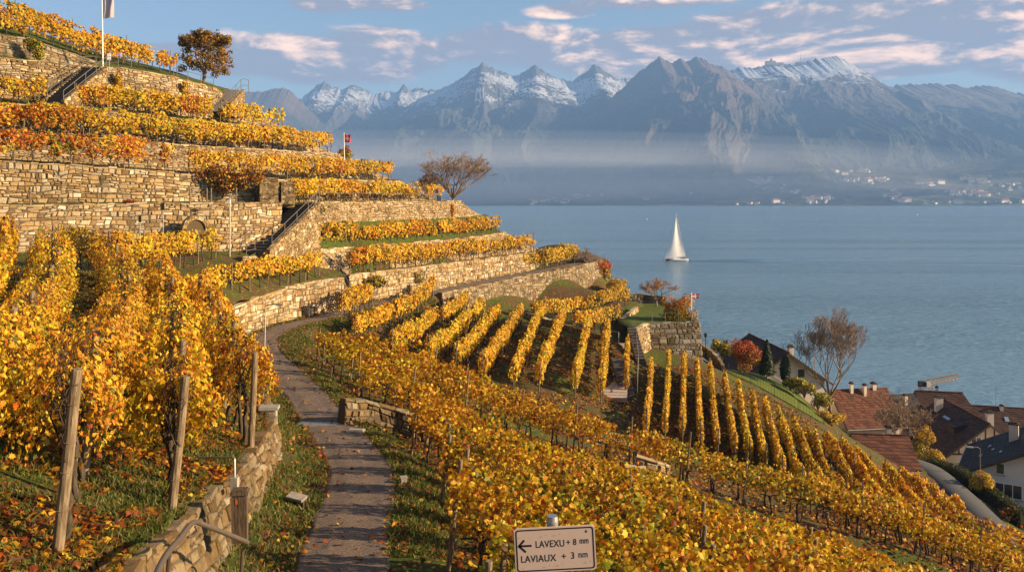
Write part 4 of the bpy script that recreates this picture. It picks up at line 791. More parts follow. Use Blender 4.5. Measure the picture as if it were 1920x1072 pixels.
for i, (f, n_) in enumerate(DN):
    a = pick_lift(*n_, 1.9, 44); b = pick_lift(*f, 1.9, 55)
    if b[1] < a[1] + 3: b[1] = a[1] + 6; b[0] = (f[0] - 960) / F * b[1]
    q = np.linspace(0, 1, 30)[:, None]; xy = a * (1 - q) + b * q
    lab = 'first vine row right of the iron stair, ending below the corner bastion' if i == 0 else ('%s vine row from the iron stair, running down towards the village' % ORD[i] if i < 18 else 'last short vine row beside the village road')
    vine_row(np.stack([xy[:, 0], xy[:, 1], ground_at(xy[:, 0], xy[:, 1])], 1), lab, 'gold' if i < 11 else 'orange', hgt=1.9, hb=0.5, thick=0.14, posts=5, seed=400 + i, patches=[(0, 3000, 'gold', .5)] if i >= 11 else ())
# --- rows on the ledges left of the corner bastion
for a, lab, pal in (([pick_lift(1000, 597, 0.2, 78), pick_lift(1085, 590, 0.2, 80), pick_lift(1120, 583, 0.2, 82), pick_lift(1178, 570, .2, 84)], 'ledge vine row under the long brownish wall, above the pipe rail', 'gold'),
                    ([pick_lift(1078, 618, 0.2, 72), pick_lift(1115, 615, 0.2, 72), pick_lift(1160, 605, 0.2, 74)], 'short vine row on the ledge between pipe rail and stair head', 'gold')):
    ln = resample(np.array(a), step=0.4); vine_row(np.stack([ln[:, 0], ln[:, 1], ground_at(ln[:, 0], ln[:, 1])], 1), lab, pal, hgt=2.1, thick=0.35)
print('LEAVES', N_LEAVES)
# ---------------------------------------------------------------- plants
def foliage_cloud(name, parent, org, blobs, n, size, pal, seed, kind=0, flat=1.0, m='bushleaf', zfade=None):
    """leaves spread through overlapping blobs (cx,cy,cz,rx,ry,rz), thicker towards each blob's skin"""
    r = np.random.default_rng(seed); w_ = np.array([b[3] * b[4] * b[5] for b in blobs]) ** 0.67; idx = r.choice(len(blobs), n, p=w_ / w_.sum()); B = np.array(blobs)[idx]
    d = r.normal(size=(n, 3)); d /= np.linalg.norm(d, axis=1)[:, None]; rad = (0.45 + 0.6 * r.random(n) ** 0.6)[:, None]
    C = B[:, :3] + d * B[:, 3:] * rad
    kp = vnoise(C[:, 0] * 1.7 + C[:, 2], C[:, 1] * 1.3 - C[:, 2] * 1.2 + seed, 5) > 0.22; C = C[kp]; d = d[kp]; n = len(C)
    N = d * 0.8 + r.normal(size=(n, 3)) * 0.5 + np.array([0, 0, 0.25]); col = leaf_colors(n, pal, r)
    if zfade:
        zt = (C[:, 2] - C[:, 2].min()) / (np.ptp(C[:, 2]) + 1e-6); mk = r.random(n) < np.clip((zt - zfade[1]) * 2.2 + vnoise(C[:, 0] * .8, C[:, 1] * .8, 2) - .3, 0, 1); col[mk] = leaf_colors(int(mk.sum()), zfade[0], r)
    return link(name, leaf_mesh(name, C - np.asarray(org), N, size * (0.7 + 0.6 * r.random(n)), col, kind, M[m], r), parent)
PALX['walnut'] = (np.array([LEAFCOL[n] for n in ('olive', 'brown', 'green', 'amber')]) * np.array([1.0, .85, .8]), np.cumsum([.36, .30, .10, .24])); PAL['rusty'] = []; PALX['rusty'] = (np.array([LEAFCOL[n] for n in ('brown', 'rust', 'olive', 'amber', 'gold')]) * 1.25, np.cumsum([.36, .26, .14, .16, .08]))
def branches(b, p, d, L, rad, depth, r, spread=0.55, k=5, up=0.12, split=(2, 3), shrink=(0.62, 0.82), tips=None):
    n = 3 if depth > 1 else 2; pts = [p]; q = Vector(p); dd = Vector(d).normalized()
    for i in range(n):
        dd = (dd + Vector((r.uniform(-1, 1), r.uniform(-1, 1), r.uniform(-.6, .8))) * 0.14 + Vector((0, 0, up * 0.4))).normalized(); q = q + dd * (L / n); pts.append(tuple(q))
    b.tube(pts, list(np.maximum(np.linspace(rad, rad * 0.66, n + 1), 0.014)), k, cap=depth <= 0)
    if tips is not None and depth <= 1: tips.append(tuple(q))
    if depth <= 0: return
    for i in range(r.randint(*split) + (1 if depth <= 2 else 0)):
        a = r.uniform(0, 6.28); side = Vector((math.cos(a), math.sin(a), r.uniform(-.15, .4))); nd = (dd * (1 - spread * 0.55) + side * spread * r.uniform(0.6, 1.25) + Vector((0, 0, up))).normalized()
        at = pts[-1] if i < 2 else pts[r.randint(1, n)]
        branches(b, at, nd, L * r.uniform(*shrink), rad * r.uniform(0.5, 0.68), depth - 1, r, spread, max(3, k - 1), up, split, shrink, tips)
def bare_tree(name, base, h, label, seed, cat='tree', depth=5, spread=0.55, lean=(0, 0), r0=0.16, up=0.12, stems=1, leaf=None, sway=0.45, shrink=(0.62, 0.82), nb=4, tf=.16):
    r = random.Random(seed); root = empty(name, base, label, cat); t = MB(base); c = MB(base); base = Vector(tuple(base)); tips = []
    for s in range(stems):
        th = h * (tf if stems == 1 else 0.05); d0 = Vector((lean[0] + (r.uniform(-.5, .5) if stems > 1 else 0), lean[1] + (r.uniform(-.5, .5) if stems > 1 else 0), 1)).normalized()
        top = base + d0 * th; t.tube([tuple(base - Vector((0, 0, .3))), tuple(base + d0 * th * .5), tuple(top)], [r0 * 1.25, r0, r0 * 0.9], 7)
        for i in range(nb if stems == 1 else 2):
            a = r.uniform(0, 6.28) if stems > 1 else i * 6.283 / nb + r.uniform(-.4, .4)
            branches(c, tuple(top), (d0 + Vector((math.cos(a), math.sin(a), 0.2)) * sway).normalized(), h * r.uniform(.24, .32), r0 * 0.62, depth, r, spread, 5, up, (2, 3), shrink, tips)
    t.build('trunk', M['branch'], root, True); c.build('crown', M['branch'], root)
    if leaf:
        pal, n, size = leaf; rg = np.random.default_rng(seed); T = np.array(tips)[rg.integers(0, len(tips), n)] + rg.normal(size=(n, 3)) * h * 0.025
        link('leaves', leaf_mesh('leaves', T - np.array(base), rg.normal(size=(n, 3)) + np.array([0, 0, .4]), size * (.6 + .8 * rg.random(n)), leaf_colors(n, pal, rg), 0, M['bushleaf'], rg), root)
    return root
def bush(name, base, rx, h, label, pal, seed, n=2600, size=0.16, cat='bush', zfade=None, nb=9, twigs=True, group=None):
    r = random.Random(seed); root = empty(name, base, label, cat, group); b = MB(base)
    blobs = []
    for i in range(nb):
        a = r.uniform(0, 6.28); q = r.uniform(0.1, 0.72); zz = r.uniform(0.25, 0.78); s = r.uniform(0.26, 0.42)
        blobs.append((base[0] + math.cos(a) * rx * q, base[1] + math.sin(a) * rx * q, base[2] + h * zz, rx * s * 1.15, rx * s * 1.15, h * s * 0.75))
    foliage_cloud('foliage', root, base, blobs, n, size, pal, seed, zfade=zfade)
    for i in range(7):
        a = r.uniform(0, 6.28); b.tube([(base[0], base[1], base[2] - .2), (base[0] + math.cos(a) * rx * .3, base[1] + math.sin(a) * rx * .3, base[2] + h * .45), (base[0] + math.cos(a) * rx * .6, base[1] + math.sin(a) * rx * .6, base[2] + h * .85)], [.06, .04, .012], 5)
    b.build('stem', M['branch'], root); return root
def leafy_tree(name, base, h, rx, label, pal, seed, n=5200, size=0.17):
    r = random.Random(seed); root = empty(name, base, label, 'tree'); b = MB(base); B = Vector(tuple(base)); c = MB(base)
    b.tube([tuple(B - Vector((0, 0, .3))), tuple(B + Vector((.05, 0, h * .2))), tuple(B + Vector((0.1, 0, h * .34)))], [.22, .17, .14], 8); tips = []
    for i in range(6):
        a = i * 1.05 + r.uniform(-.3, .3); branches(c, tuple(B + Vector((.1, 0, h * .3))), (math.cos(a) * .6, math.sin(a) * .6, .75), h * .26, .085, 4, r, .6, 5, .1, (2, 2), (.62, .8), tips)
    b.build('trunk', M['branch'], root, True); c.build('limbs', M['branch'], root)
    blobs = [(t[0], t[1], t[2], .42, .42, .34) for t in tips if r.random() < .35]
    for i in range(70):
        a = r.uniform(0, 6.28); e = r.uniform(-.75, 1); q = r.uniform(.55, .92); cc = math.sqrt(max(0, 1 - e * e)); blobs.append((base[0] + rx * q * cc * math.cos(a), base[1] + rx * q * cc * math.sin(a), base[2] + h * .53 + h * .47 * q * e, .5, .5, .42))
    foliage_cloud('crown', root, base, blobs, n, size, pal, seed); return root
def conifer(name, base, h, rx, label, seed, n=2600, column=False):
    r = np.random.default_rng(seed); root = empty(name, base, label, 'tree'); b = MB(base); b.tube([(base[0], base[1], base[2] - .2), (base[0], base[1], base[2] + h * .9)], [.11, .03], 6); b.build('trunk', M['branch'], root)
    t = r.random(n); a = r.random(n) * 6.283; tier = 0.72 + 0.28 * np.abs(np.sin(t * 22)); rr = rx * ((1 - t) ** .8 if not column else np.sin(np.pi * (t * .9 + .08)) ** .6) * tier * (0.35 + .65 * r.random(n) ** .5)
    C = np.stack([np.cos(a) * rr, np.sin(a) * rr, h * (.06 + .94 * t)], 1); N = np.stack([np.cos(a), np.sin(a), r.random(n) * .8], 1) + r.normal(size=(n, 3)) * .4
    link('crown', leaf_mesh('crown', C, N, .2 * (.7 + .6 * r.random(n)), (lin(.03, .045, .014) * (.5 + r.random((n, 1)))), 0, M['bushleaf'], r), root); return root
g1 = lambda x, y: float(ground_at(x, y))
tz = lambda px, py, Y: P(px, py, Y)
leafy_tree('walnut_tree', tz(382, 164, 86), 5.6, 2.9, 'round olive and rust coloured tree at the end of the upper wall', 'walnut', 3, 9500, .17)
bare_tree('bare_tree', tz(849, 380, 95.5), 6.4, 'leafless spreading tree at the lake end of the railed lookout terrace', 11, depth=5, spread=.66, lean=(.12, 0), r0=.15, up=.03, sway=1.15, shrink=(.64, .84), nb=13, tf=.07)
bare_tree('bare_shrub', tz(806, 378, 94), 3.4, 'dark leafless shrub beside the spreading bare tree on the lookout', 5, 'shrub', depth=5, spread=.7, r0=.07, stems=6)
bush('bush', tz(646, 302, 84), .95, 1.6, 'small bush half green and half crimson beside the little flag', 'green', 8, 1500, .13, zfade=('redd', .45))
bare_tree('bare_shrub', tz(1097, 522, 103), 3.7, 'twiggy leafless shrub past the tip of the path terrace', 15, 'shrub', depth=5, spread=.6, r0=.07, stems=5)
bush('bush', tz(1132, 526, 103), 1.9, 2.5, 'russet and olive bush past the tip of the path terrace', 'green', 18, 2800, .18, zfade=('redd', .35))
bush('bush', tz(1158, 548, 98), 1.5, 1.7, 'yellow orange bush on the edge below the russet bush', 'gold', 19, 1500, .18)
bare_tree('bare_tree', tz(1231, 573, 92), 3.1, 'small flat topped bare tree on the lawn behind the corner bastion', 21, depth=5, spread=.85, r0=.10, up=.0, leaf=('orange', 900, .10), sway=.75)
bush('bush', tz(1276, 607, 81.5), 2.05, 3.0, 'large round green bush turning red on the corner bastion', 'green', 25, 5200, .13, zfade=('orange', .45), nb=14)
bush('bush', tz(1396, 700, 84), 1.95, 3.2, 'round salmon red bush beside the timber chalet', 'rusty', 27, 4200, .15, nb=13, zfade=('redd', .35))
bush('bush', tz(1356, 668, 88), 1.5, 2.2, 'dark green bush left of the salmon red bush', 'green', 28, 2400, .16)
conifer('fir_tree', tz(1438, 706, 84), 3.6, .95, 'slim dark fir in front of the timber chalet', 31)
conifer('cypress', tz(1472, 716, 86), 2.6, .6, 'low dark cypress under the chalet eaves', 32, 1600, True)
bare_tree('bare_tree', tz(1556, 770, 86), 8.0, 'tall bare tree standing above the village roofs', 36, depth=6, spread=.58, r0=.16, up=.16, sway=.55, shrink=(.66, .82), nb=7)
bare_tree('bare_tree', tz(1682, 866, 90), 6.8, 'dense round twiggy tree between the red roofed hut and the chalets', 41, depth=6, spread=.62, r0=.13, stems=4, sway=.7, leaf=('gold', 500, .1))
bush('bush', tz(1734, 858, 91), 1.5, 3.4, 'yellow green bush beside the twiggy tree in the village', 'green', 44, 2600, .16, zfade=('gold', .4))
for px, py, Y, rx, h, pal, sd, lab in ((1508, 742, 84, 1.2, 1.7, 'green', 51, 'olive shrub below the chalet wall'), (1534, 765, 83.5, 1.4, 1.7, 'green', 52, 'olive shrub at the foot of the tall bare tree'), (1482, 728, 85, .9, 1.3, 'green', 53, 'small shrub beside the low cypress'),
                                   (1560, 795, 80, 1.4, 1.2, 'gold', 54, 'golden garden hedge bush beside the tall bare tree'), (1752, 868, 86, 1.2, 1.5, 'gold', 55, 'golden twiggy bush before the half timbered house'),
                                   (1842, 922, 76, 1.2, 2.1, 'gold', 56, 'yellow garden bush beside the street lamp'), (1890, 975, 72, 1.3, 1.1, 'rusty', 57, 'pinkish brown garden bush below the white house window')):
    bush('bush', tz(px, py, Y), rx, h, lab, pal, sd, 1700, .15)
def creeper(label, spots, pal, seed, n=1800, size=.17, name='creeper'):
    base = np.array(spots[0][:3]); root = empty(name, base, label, 'climbing plant'); foliage_cloud('foliage', root, base, spots, n, size, pal, seed)
    b = MB(base); rr = random.Random(seed)
    for s in spots: b.tube([(s[0], s[1], s[2] - s[5]), (s[0] + rr.uniform(-.3, .3), s[1] - .1, s[2]), (s[0] + rr.uniform(-.5, .5), s[1], s[2] + s[5])], [.035, .025, .01], 4)
    b.build('stem', M['branch'], root); return root
def spots(lst, Y, ry=.3): return [(*P(px, py, Y), rx * Y / F, ry, rz * Y / F) for px, py, rx, rz in lst]
creeper('rust brown creeper spilling over the tall pale wall next to the stone buttress', spots([(372, 340, 26, 30), (395, 335, 24, 24), (425, 342, 26, 24), (452, 336, 24, 22), (478, 330, 18, 16), (410, 322, 30, 12), (365, 362, 14, 14)], 63, .55), 'rusty', 61, 4200, .15)
creeper('olive brown creeper on the left end of the long path wall', spots([(662, 540, 18, 20), (684, 534, 22, 16), (706, 528, 18, 12)], 67.5), 'green', 62, 1500)
creeper('dark green creeper hanging from the short wall by the skyline vines', spots([(66, 88, 16, 14), (72, 102, 12, 12), (56, 78, 12, 8)], 70.2), 'green', 63, 900)
creeper('brown creeper strip on the upper wall below the flagpole', spots([(222, 150, 7, 16), (226, 166, 6, 10)], 72), 'mixed', 64, 420)
creeper('brown creeper strip near the lake end of the upper wall', spots([(347, 165, 6, 14), (350, 180, 6, 10)], 76.6), 'mixed', 65, 420)
creeper('creeper beside the buttress of the lookout wall', spots([(612, 392, 6, 10), (597, 405, 5, 14)], 68.8, .15), 'green', 66, 300)
creeper('dry creeper at the lake end corner of the lookout wall', spots([(847, 395, 5, 12)], 91, .2), 'orange', 67, 260)
creeper('dark leafless creeper patch on the path wall behind the roadside row', spots([(776, 522, 14, 14), (790, 520, 8, 12)], 76.3, .2), 'green', 68, 700, .1)
def hedge(label, line, w_, h, pal, seed, n, size=.13):
    p = resample(line, step=.2); base = p[0]; root = empty('hedge', base, label, 'hedge'); r = np.random.default_rng(seed); i = r.integers(0, len(p), n); C = p[i] + r.normal(size=(n, 3)) * .08
    f = r.integers(0, 3, n); lat = np.where(f == 0, -1, np.where(f == 1, 1, r.uniform(-1, 1, n))) * w_ / 2; zz = np.where(f == 2, h, r.random(n) * h)
    t = np.gradient(p, axis=0)[i]; t /= np.linalg.norm(t[:, :2], axis=1)[:, None]; nn = np.stack([t[:, 1], -t[:, 0], 0 * t[:, 0]], 1); C = C + nn * (lat + r.normal(size=n) * .04)[:, None]; C[:, 2] += zz
    N = nn * np.sign(lat)[:, None] * (f != 2)[:, None] + np.array([0, 0, 1.]) * (f == 2)[:, None] + r.normal(size=(n, 3)) * .45
    link('foliage', leaf_mesh('foliage', C - base, N, size * (.7 + .6 * r.random(n)), leaf_colors(n, pal, r), 0, M['bushleaf'], r), root)
    b = MB(base); q = resample(line, step=1.0)
    for a, c in zip(q[:-1], q[1:]): 
        d = c - a; b.box(tuple((a + c) / 2 + np.array([0, 0, h * .42])), (np.linalg.norm(d) + .02, w_ * .72, h * .84), math.atan2(d[1], d[0]))
    b.build('stems', M['hedgecore'], root); return root
M['hedgecore'] = simple('hedge_core', (.03, .035, .012), .95)
PAL['hedge'] = [('green', 70), ('olive', 20), ('brown', 10)]; PALX['hedge'] = (np.array([LEAFCOL[n] * .55 for n, _ in PAL['hedge']]), np.cumsum([.7, .2, .1]))
hl = lambda pts: np.array([(x, y, g1(x, y)) for x, y in pts])
hedge('long clipped dark hedge along the village road', hl([(41.6, 85), (41.9, 80), (42.2, 75), (42.6, 71)]), .9, 1.5, 'hedge', 71, 9000)
hedge('second clipped hedge at the bottom right garden', hl([(42.6, 69.6), (42.4, 66), (42, 62)]), .9, 1.3, 'hedge', 72, 5000)
hedge('golden green hedge along the road bend', hl([(39.5, 93), (41, 89), (41.5, 86)]), .8, 1.2, 'gold', 73, 3000)
# ---------------------------------------------------------------- corner bastion and lawn
BZ = -11.58
bf = [P(1192, 692, 73.2), P(1222, 667, 77.6), P(1317, 672, 78.4), np.array([18.6, 86, -16.5]), np.array([17.5, 94, -17])]
bt = [P(1190, 622, 73.9), P(1217, 609, 78.1), P(1312, 607.5, 78.9), np.array([17.9, 86.2, BZ]), np.array([17.0, 94, BZ])]
bf[0][2] = min(bf[0][2], g1(bf[0][0], bf[0][1]) + .1)
stone_wall(bf[:2], bt[:2], 'bright angled side wall of the corner bastion beside the stair', M['stone'], step=.2, rows=12)
stone_wall(bf[1:], bt[1:], 'grey rubble wall of the corner bastion below the red topped bush', M['stone_shade_grey'], step=.2, rows=14)  # the shade on this face is put into its grey stone colour
lawnA = [np.array([10.2, 80, -11.75]), bt[0] + np.array([.3, .3, 0]), bt[1] + np.array([.1, .3, 0]), bt[2] + np.array([-.2, .2, 0]), bt[3] + np.array([-.3, 0, 0])]
lawnB = [np.array([10, 90, -11.3]), np.array([12.5, 93.5, BZ]), np.array([14, 94, BZ]), np.array([16, 94.2, BZ]), np.array([16.8, 94, BZ])]
tag(patch('lawn', lawnA, lawnB, None, 40, 16, M['lawn']), 'flat green lawn on top of the corner bastion', kind='structure')
lw = [np.array([12.0, 94.5, BZ + .05]), np.array([14.5, 95, BZ - .1]), np.array([17, 94.5, BZ - .3])]
stone_wall(lw, [p + np.array([0, .05, .85]) for p in lw], 'low dark wall at the far edge of the bastion lawn', M['stone_shade_grey'], .35)
cw = [P(1316, 662, 86), P(1333, 674, 84), P(1345, 688, 81.5), P(1353, 702, 79)]
stone_wall(cw, [p + np.array([0, .03, .7]) for p in cw], 'low curved garden wall right of the bastion', M['stone_dark'], .3)
lawn2 = [P(1365, 702, 80), P(1420, 735, 78), P(1480, 768, 76.5), P(1540, 805, 75)]; lawn2b = [P(1355, 680, 90), P(1420, 700, 90), P(1490, 730, 88), P(1545, 775, 83)]
A2 = resample(lawn2, n=30); B2 = resample(lawn2b, n=30); v = np.linspace(0, 1, 16)[None, :, None]; G2 = A2[:, None] * (1 - v) + B2[:, None] * v; G2[..., 2] = ground_at(G2[..., 0], G2[..., 1]) + .05
tag(link('lawn', grid_mesh('lawn', G2, M['lawn'])), 'sunlit sloping lawn below the timber chalet', kind='structure')
# ledge walls between bastion and path wall
def gline(pts, dz=0.0): return [np.array([*pick_lift(px, py, 0.0, lo), 0]) * np.array([1, 1, 0]) + np.array([0, 0, 0]) for px, py, lo in pts]
def glow(pts, dz=0): 
    o = []
    for p in pts: o.append(np.array([p[0], p[1], g1(p[0], p[1]) + dz]))
    return o
nw = [P(1168, 600, 82), P(1185, 588, 84), P(1196, 578, 88)]
stone_wall([p + np.array([0.35, -.3, -1.6]) for p in nw], nw, 'short sunlit wall at the nose above the bastion lawn', M['stone'], .4)
lo_w = [P(985, 603, 80.5), P(1060, 622, 76.5), P(1120, 642, 73.5), P(1142, 650, 72.6)]
lo_w = glow(lo_w, 0)
stone_wall([p + np.array([.05, -.1, -.25]) for p in lo_w], [p + np.array([0, 0, .32]) for p in lo_w], 'low rubble kerb along the tops of the slanting rows', M['stone'], .4)
# small wall across the near vineyard beside the path
sw = [P(648, 800, 31.0), P(690, 800, 31.6), P(738, 806, 31.9), P(800, 822, 31.6)]
stone_wall([np.array([p[0], p[1] - .25, g1(p[0], p[1] - .4) - .1]) for p in sw], [np.array([p[0], p[1], g1(p[0], p[1] + .2) + .75]) for p in sw], 'short rough stone wall jutting from the path into the near vineyard', M['stone_near'], .4, step=.16)
for px, py, Y, rr in ((1175, 892, 38, .9), (1225, 880, 40, .7)):
    x, y = pick_lift(px, py, .6, 30)[:2]; q = [np.array([x - rr, y, g1(x - rr, y)]), np.array([x, y - .15, g1(x, y)]), np.array([x + rr, y, g1(x + rr, y)])]
    stone_wall(q, [p + np.array([0, .05, .75]) for p in q], 'pale stone outcrop wall between two vine rows, %s' % ('lower of the pair' if px < 1200 else 'upper of the pair'), M['stone'], .4)
# ---------------------------------------------------------------- stairs and railings
def stair(label, a, b, w_, n, m_step='concrete', m_side='stone', name='stone_stair', side=True, cheeks=(1, 1)):
    a = np.asarray(a, float); b = np.asarray(b, float); d = b - a; run = np.linalg.norm(d[:2]); t = np.array([d[0], d[1], 0]) / run; s = np.array([t[1], -t[0], 0]); rz = math.atan2(t[1], t[0])
    root = empty(name, a, label, 'stairs'); 
    for i in range(n):
        z1 = a[2] + d[2] * (i + 1) / n; x0 = run * i / n; x1 = run * (i + 1) / n + .04; c = a + t * ((x0 + x1) / 2); hh = abs(d[2]) / n + .25
        k = MB(a); k.box((c[0], c[1], z1 - hh / 2), (x1 - x0, w_, hh), rz); k.build('step', M[m_step], root)
    if side:
        for sg, on_ in zip((-1, 1), cheeks):
            if not on_: continue
            k = MB(a); o = s * sg * (w_ / 2 + .16); p0 = a + o - t * .1; p1 = b + o + t * .1
            low = np.array([0, 0, min(a[2], b[2]) - .6]); q0 = np.array([p0[0], p0[1], low[2]]); q1 = np.array([p1[0], p1[1], low[2]])
            k.prism([q0 - s * .15, q1 - s * .15, p1 - s * .15 + np.array([0, 0, .12]), p0 - s * .15 + np.array([0, 0, .22])], s * .30); k.build('side_wall', M[m_side], root)
    return root
def railing(label, pts, h=1.0, step=1.6, rails=(1.0, .5), r_=.025, m='rail', name='railing', cat='railing', zs=None):
    pts = np.asarray(pts, float); root = empty(name, pts[0], label, cat); p = resample(pts, step=step)
    for i, q in enumerate(p):
        k = MB(pts[0]); k.tube([q + np.array([0, 0, -.1]), q + np.array([0, 0, h])], r_, 6); k.build('post', M[m], root)
    for f in rails:
        k = MB(pts[0]); k.tube(resample(pts, step=.8) + np.array([0, 0, h * f]), r_ * .9, 6); k.build('rail', M[m], root)
    return root
S1a, S1b = np.array([-35.75, 66.4, 7.35]), np.array([-34.75, 71.0, 10.85])
stair('dark stair climbing the tall upper wall below the flagpole', S1a, S1b, 1.7, 17, 'dark_step')
for sx in (-.95, .95): railing('steel railing on the %s side of the stair below the flagpole' % ('wall' if sx < 0 else 'lake'), [S1a + np.array([sx, -.2, 0]), S1b + np.array([sx, .2, 0]), S1b + np.array([sx + .3, 1.6, .2])], 1.0, 1.5, r_=.03)
S2a, S2b = np.array([-17.75, 58.9, -3.75]), np.array([-16.1, 66.6, -.42])
stair('long dark stone stair climbing beside the arched wall to the lookout', S2a, S2b, 1.75, 18, 'dark_step', cheeks=(0, 1))
railing('railing on the lake side of the long stair', [S2a + np.array([.98, .7, .1]), S2b + np.array([.98, .3, 0])], 1.05, 2.0, r_=.03)
railing('railing on the wall side of the long stair', [S2a + np.array([-.85, -.6, 0]), S2a + np.array([-.85, .8, .45]), S2a + np.array([-.7, 2.0, .9])], .9, 1.2, r_=.025)
kb = MB((-14.9, 67, -4)); kb.prism([P(588, 382, 68.4), P(607, 382, 69.2), P(613, 425, 68.6), P(583, 440, 67.6)], (-.1, 1.0, 0)); tag(kb.build('buttress', M['stone'], None, loc=(-14.9, 67, -4)), 'tapered stone buttress where the long stair meets the lookout wall', 'buttress')
kb = MB((-18.9, 64.5, -.5)); o_ = P(513, 386, 64.2); kb.box((o_[0] - .65, o_[1] + .7, o_[2] + 1.0), (1.35, 1.5, 2.25), .42); kb.box((o_[0] + .75, o_[1] + .95, o_[2] + .85), (1.0, 1.1, 1.95), .42)
tag(kb.build('stone_pillar', M['stone_dark'], None, loc=(-18.9, 64.5, -.5)), 'square stone block with one shaded face at the head of the long stair', 'stone block')
S3a, S3b = P(408, 204, 79), P(440, 170, 84)
stair('small stair at the lake end of the upper wall under the round tree', S3a, S3b, 1.3, 9)
railing('railing of the small stair under the round tree', [S3a + np.array([.75, 0, 0]), S3b + np.array([.75, 0, 0]), S3b + np.array([1.0, 1.2, 0])], 1.2, 1.5, r_=.03)
S4a, S4b = np.array([-12.15, 62.3, -7.95]), np.array([-13.7, 64.6, -6.0])
stair('small stair at the end of the curved wall by the path bend', S4a, S4b, 1.1, 10)
railing('railing of the small stair by the path bend', [S4a + np.array([.6, .1, 0]), S4b + np.array([.6, .1, 0])], 1.0, 1.3)
zz = lambda x, y, d=.06: np.array([x, y, g1(x, y) + d])
S5a, S5b = zz((1150 - 960) / F * 57, 57), zz((1160 - 960) / F * 74, 74)
S5a[2] += .05; S5b[2] = max(S5b[2], S5a[2] + .8)
stair('broad paved steps descending between the slanting rows and the iron stair', S5a, S5b, 1.8, 24, 'paving', 'stone', 'paved_steps', False)
railing('iron railing between the paved steps and the bastion', [S5a + np.array([1.75, 1, .2]), S5a + (S5b - S5a) * .5 + np.array([1.7, 0, .1]), S5b + np.array([1.45, 0, .2]), S5b + np.array([1.6, 4, .2])], 1.05, 2.2, r_=.03)
S6a, S6b = S5a + np.array([1.2, 2.0, -.3]), S5a + np.array([1.15, 6.5, 1.4])
stair('narrow iron stair beside the paved steps', S6a, S6b, 1.0, 9, 'rail', 'rail', 'iron_stair', False)
S7a, S7b = zz(S5b[0] + 1.0, 67.5), zz(S5b[0] + 1.0, 73.2, .5)
S7b[2] = S7a[2] + 2.0
stair('narrow stair against the bright bastion side wall', S7a, S7b, .75, 12, 'dark_step', 'stone', 'stone_stair', False)
railing('railing along the lookout terrace wall over the lake', shift(sub(T4F, 590, 846), (-.2, .35, 0)), .95, 3.2, (1.0,), .03)
railing('railing on the upper wall beside the round tree', shift(sub(T8F, 322, 398), (0, .4, 0)), 1.0, 1.7, (1.0, .5), .03)
railing('pipe rail running down to the head of the paved steps', glow([P(978, 600, 80), P(1060, 620, 76), P(1120, 640, 73), P(1160, 648, 72)], 0), .95, 2.4, (1.0,), .03, 'metal')
railing('railing of the landing below the arched wall', on(H2, [pick_on(H2, *q, lo=40) for q in ((462, 483), (490, 476), (528, 468))]), .9, 1.0, (1.0, .5))
railing('handrail posts on the path edge above the long brown wall', [p + np.array([-.25, .2, .05]) for p in WA_TOP[1:]], 1.0, 3.4, (1.0,), .022)
railing('iron railing on top of the corner bastion', [bt[1] + np.array([.3, .25, .05]), bt[2] + np.array([-.15, .2, .05]), bt[3] + np.array([-.15, 0, .05])], 1.0, 1.35, (1.0, .12), .025)
railing('curved railing on the low garden wall right of the bastion', [p + np.array([.1, .15, .7]) for p in cw], .7, 1.2, (1.0, .15), .022)
fl = glow([P(1366, 706, 79.6), P(1420, 738, 77.6), P(1480, 771, 76.2), P(1545, 808, 74.6)])
fr = railing('dark iron fence between the lower vine rows and the lawn', fl, .95, 2.2, (1.0, .12), .025, 'dark', 'iron_fence', 'fence')
for q in resample(fl, step=.28)[1:-1][:99]:
    k = MB(fl[0]); k.tube([q + np.array([0, 0, .1]), q + np.array([0, 0, .93])], .010, 4, cap=False); k.build('bar', M['dark'], fr)
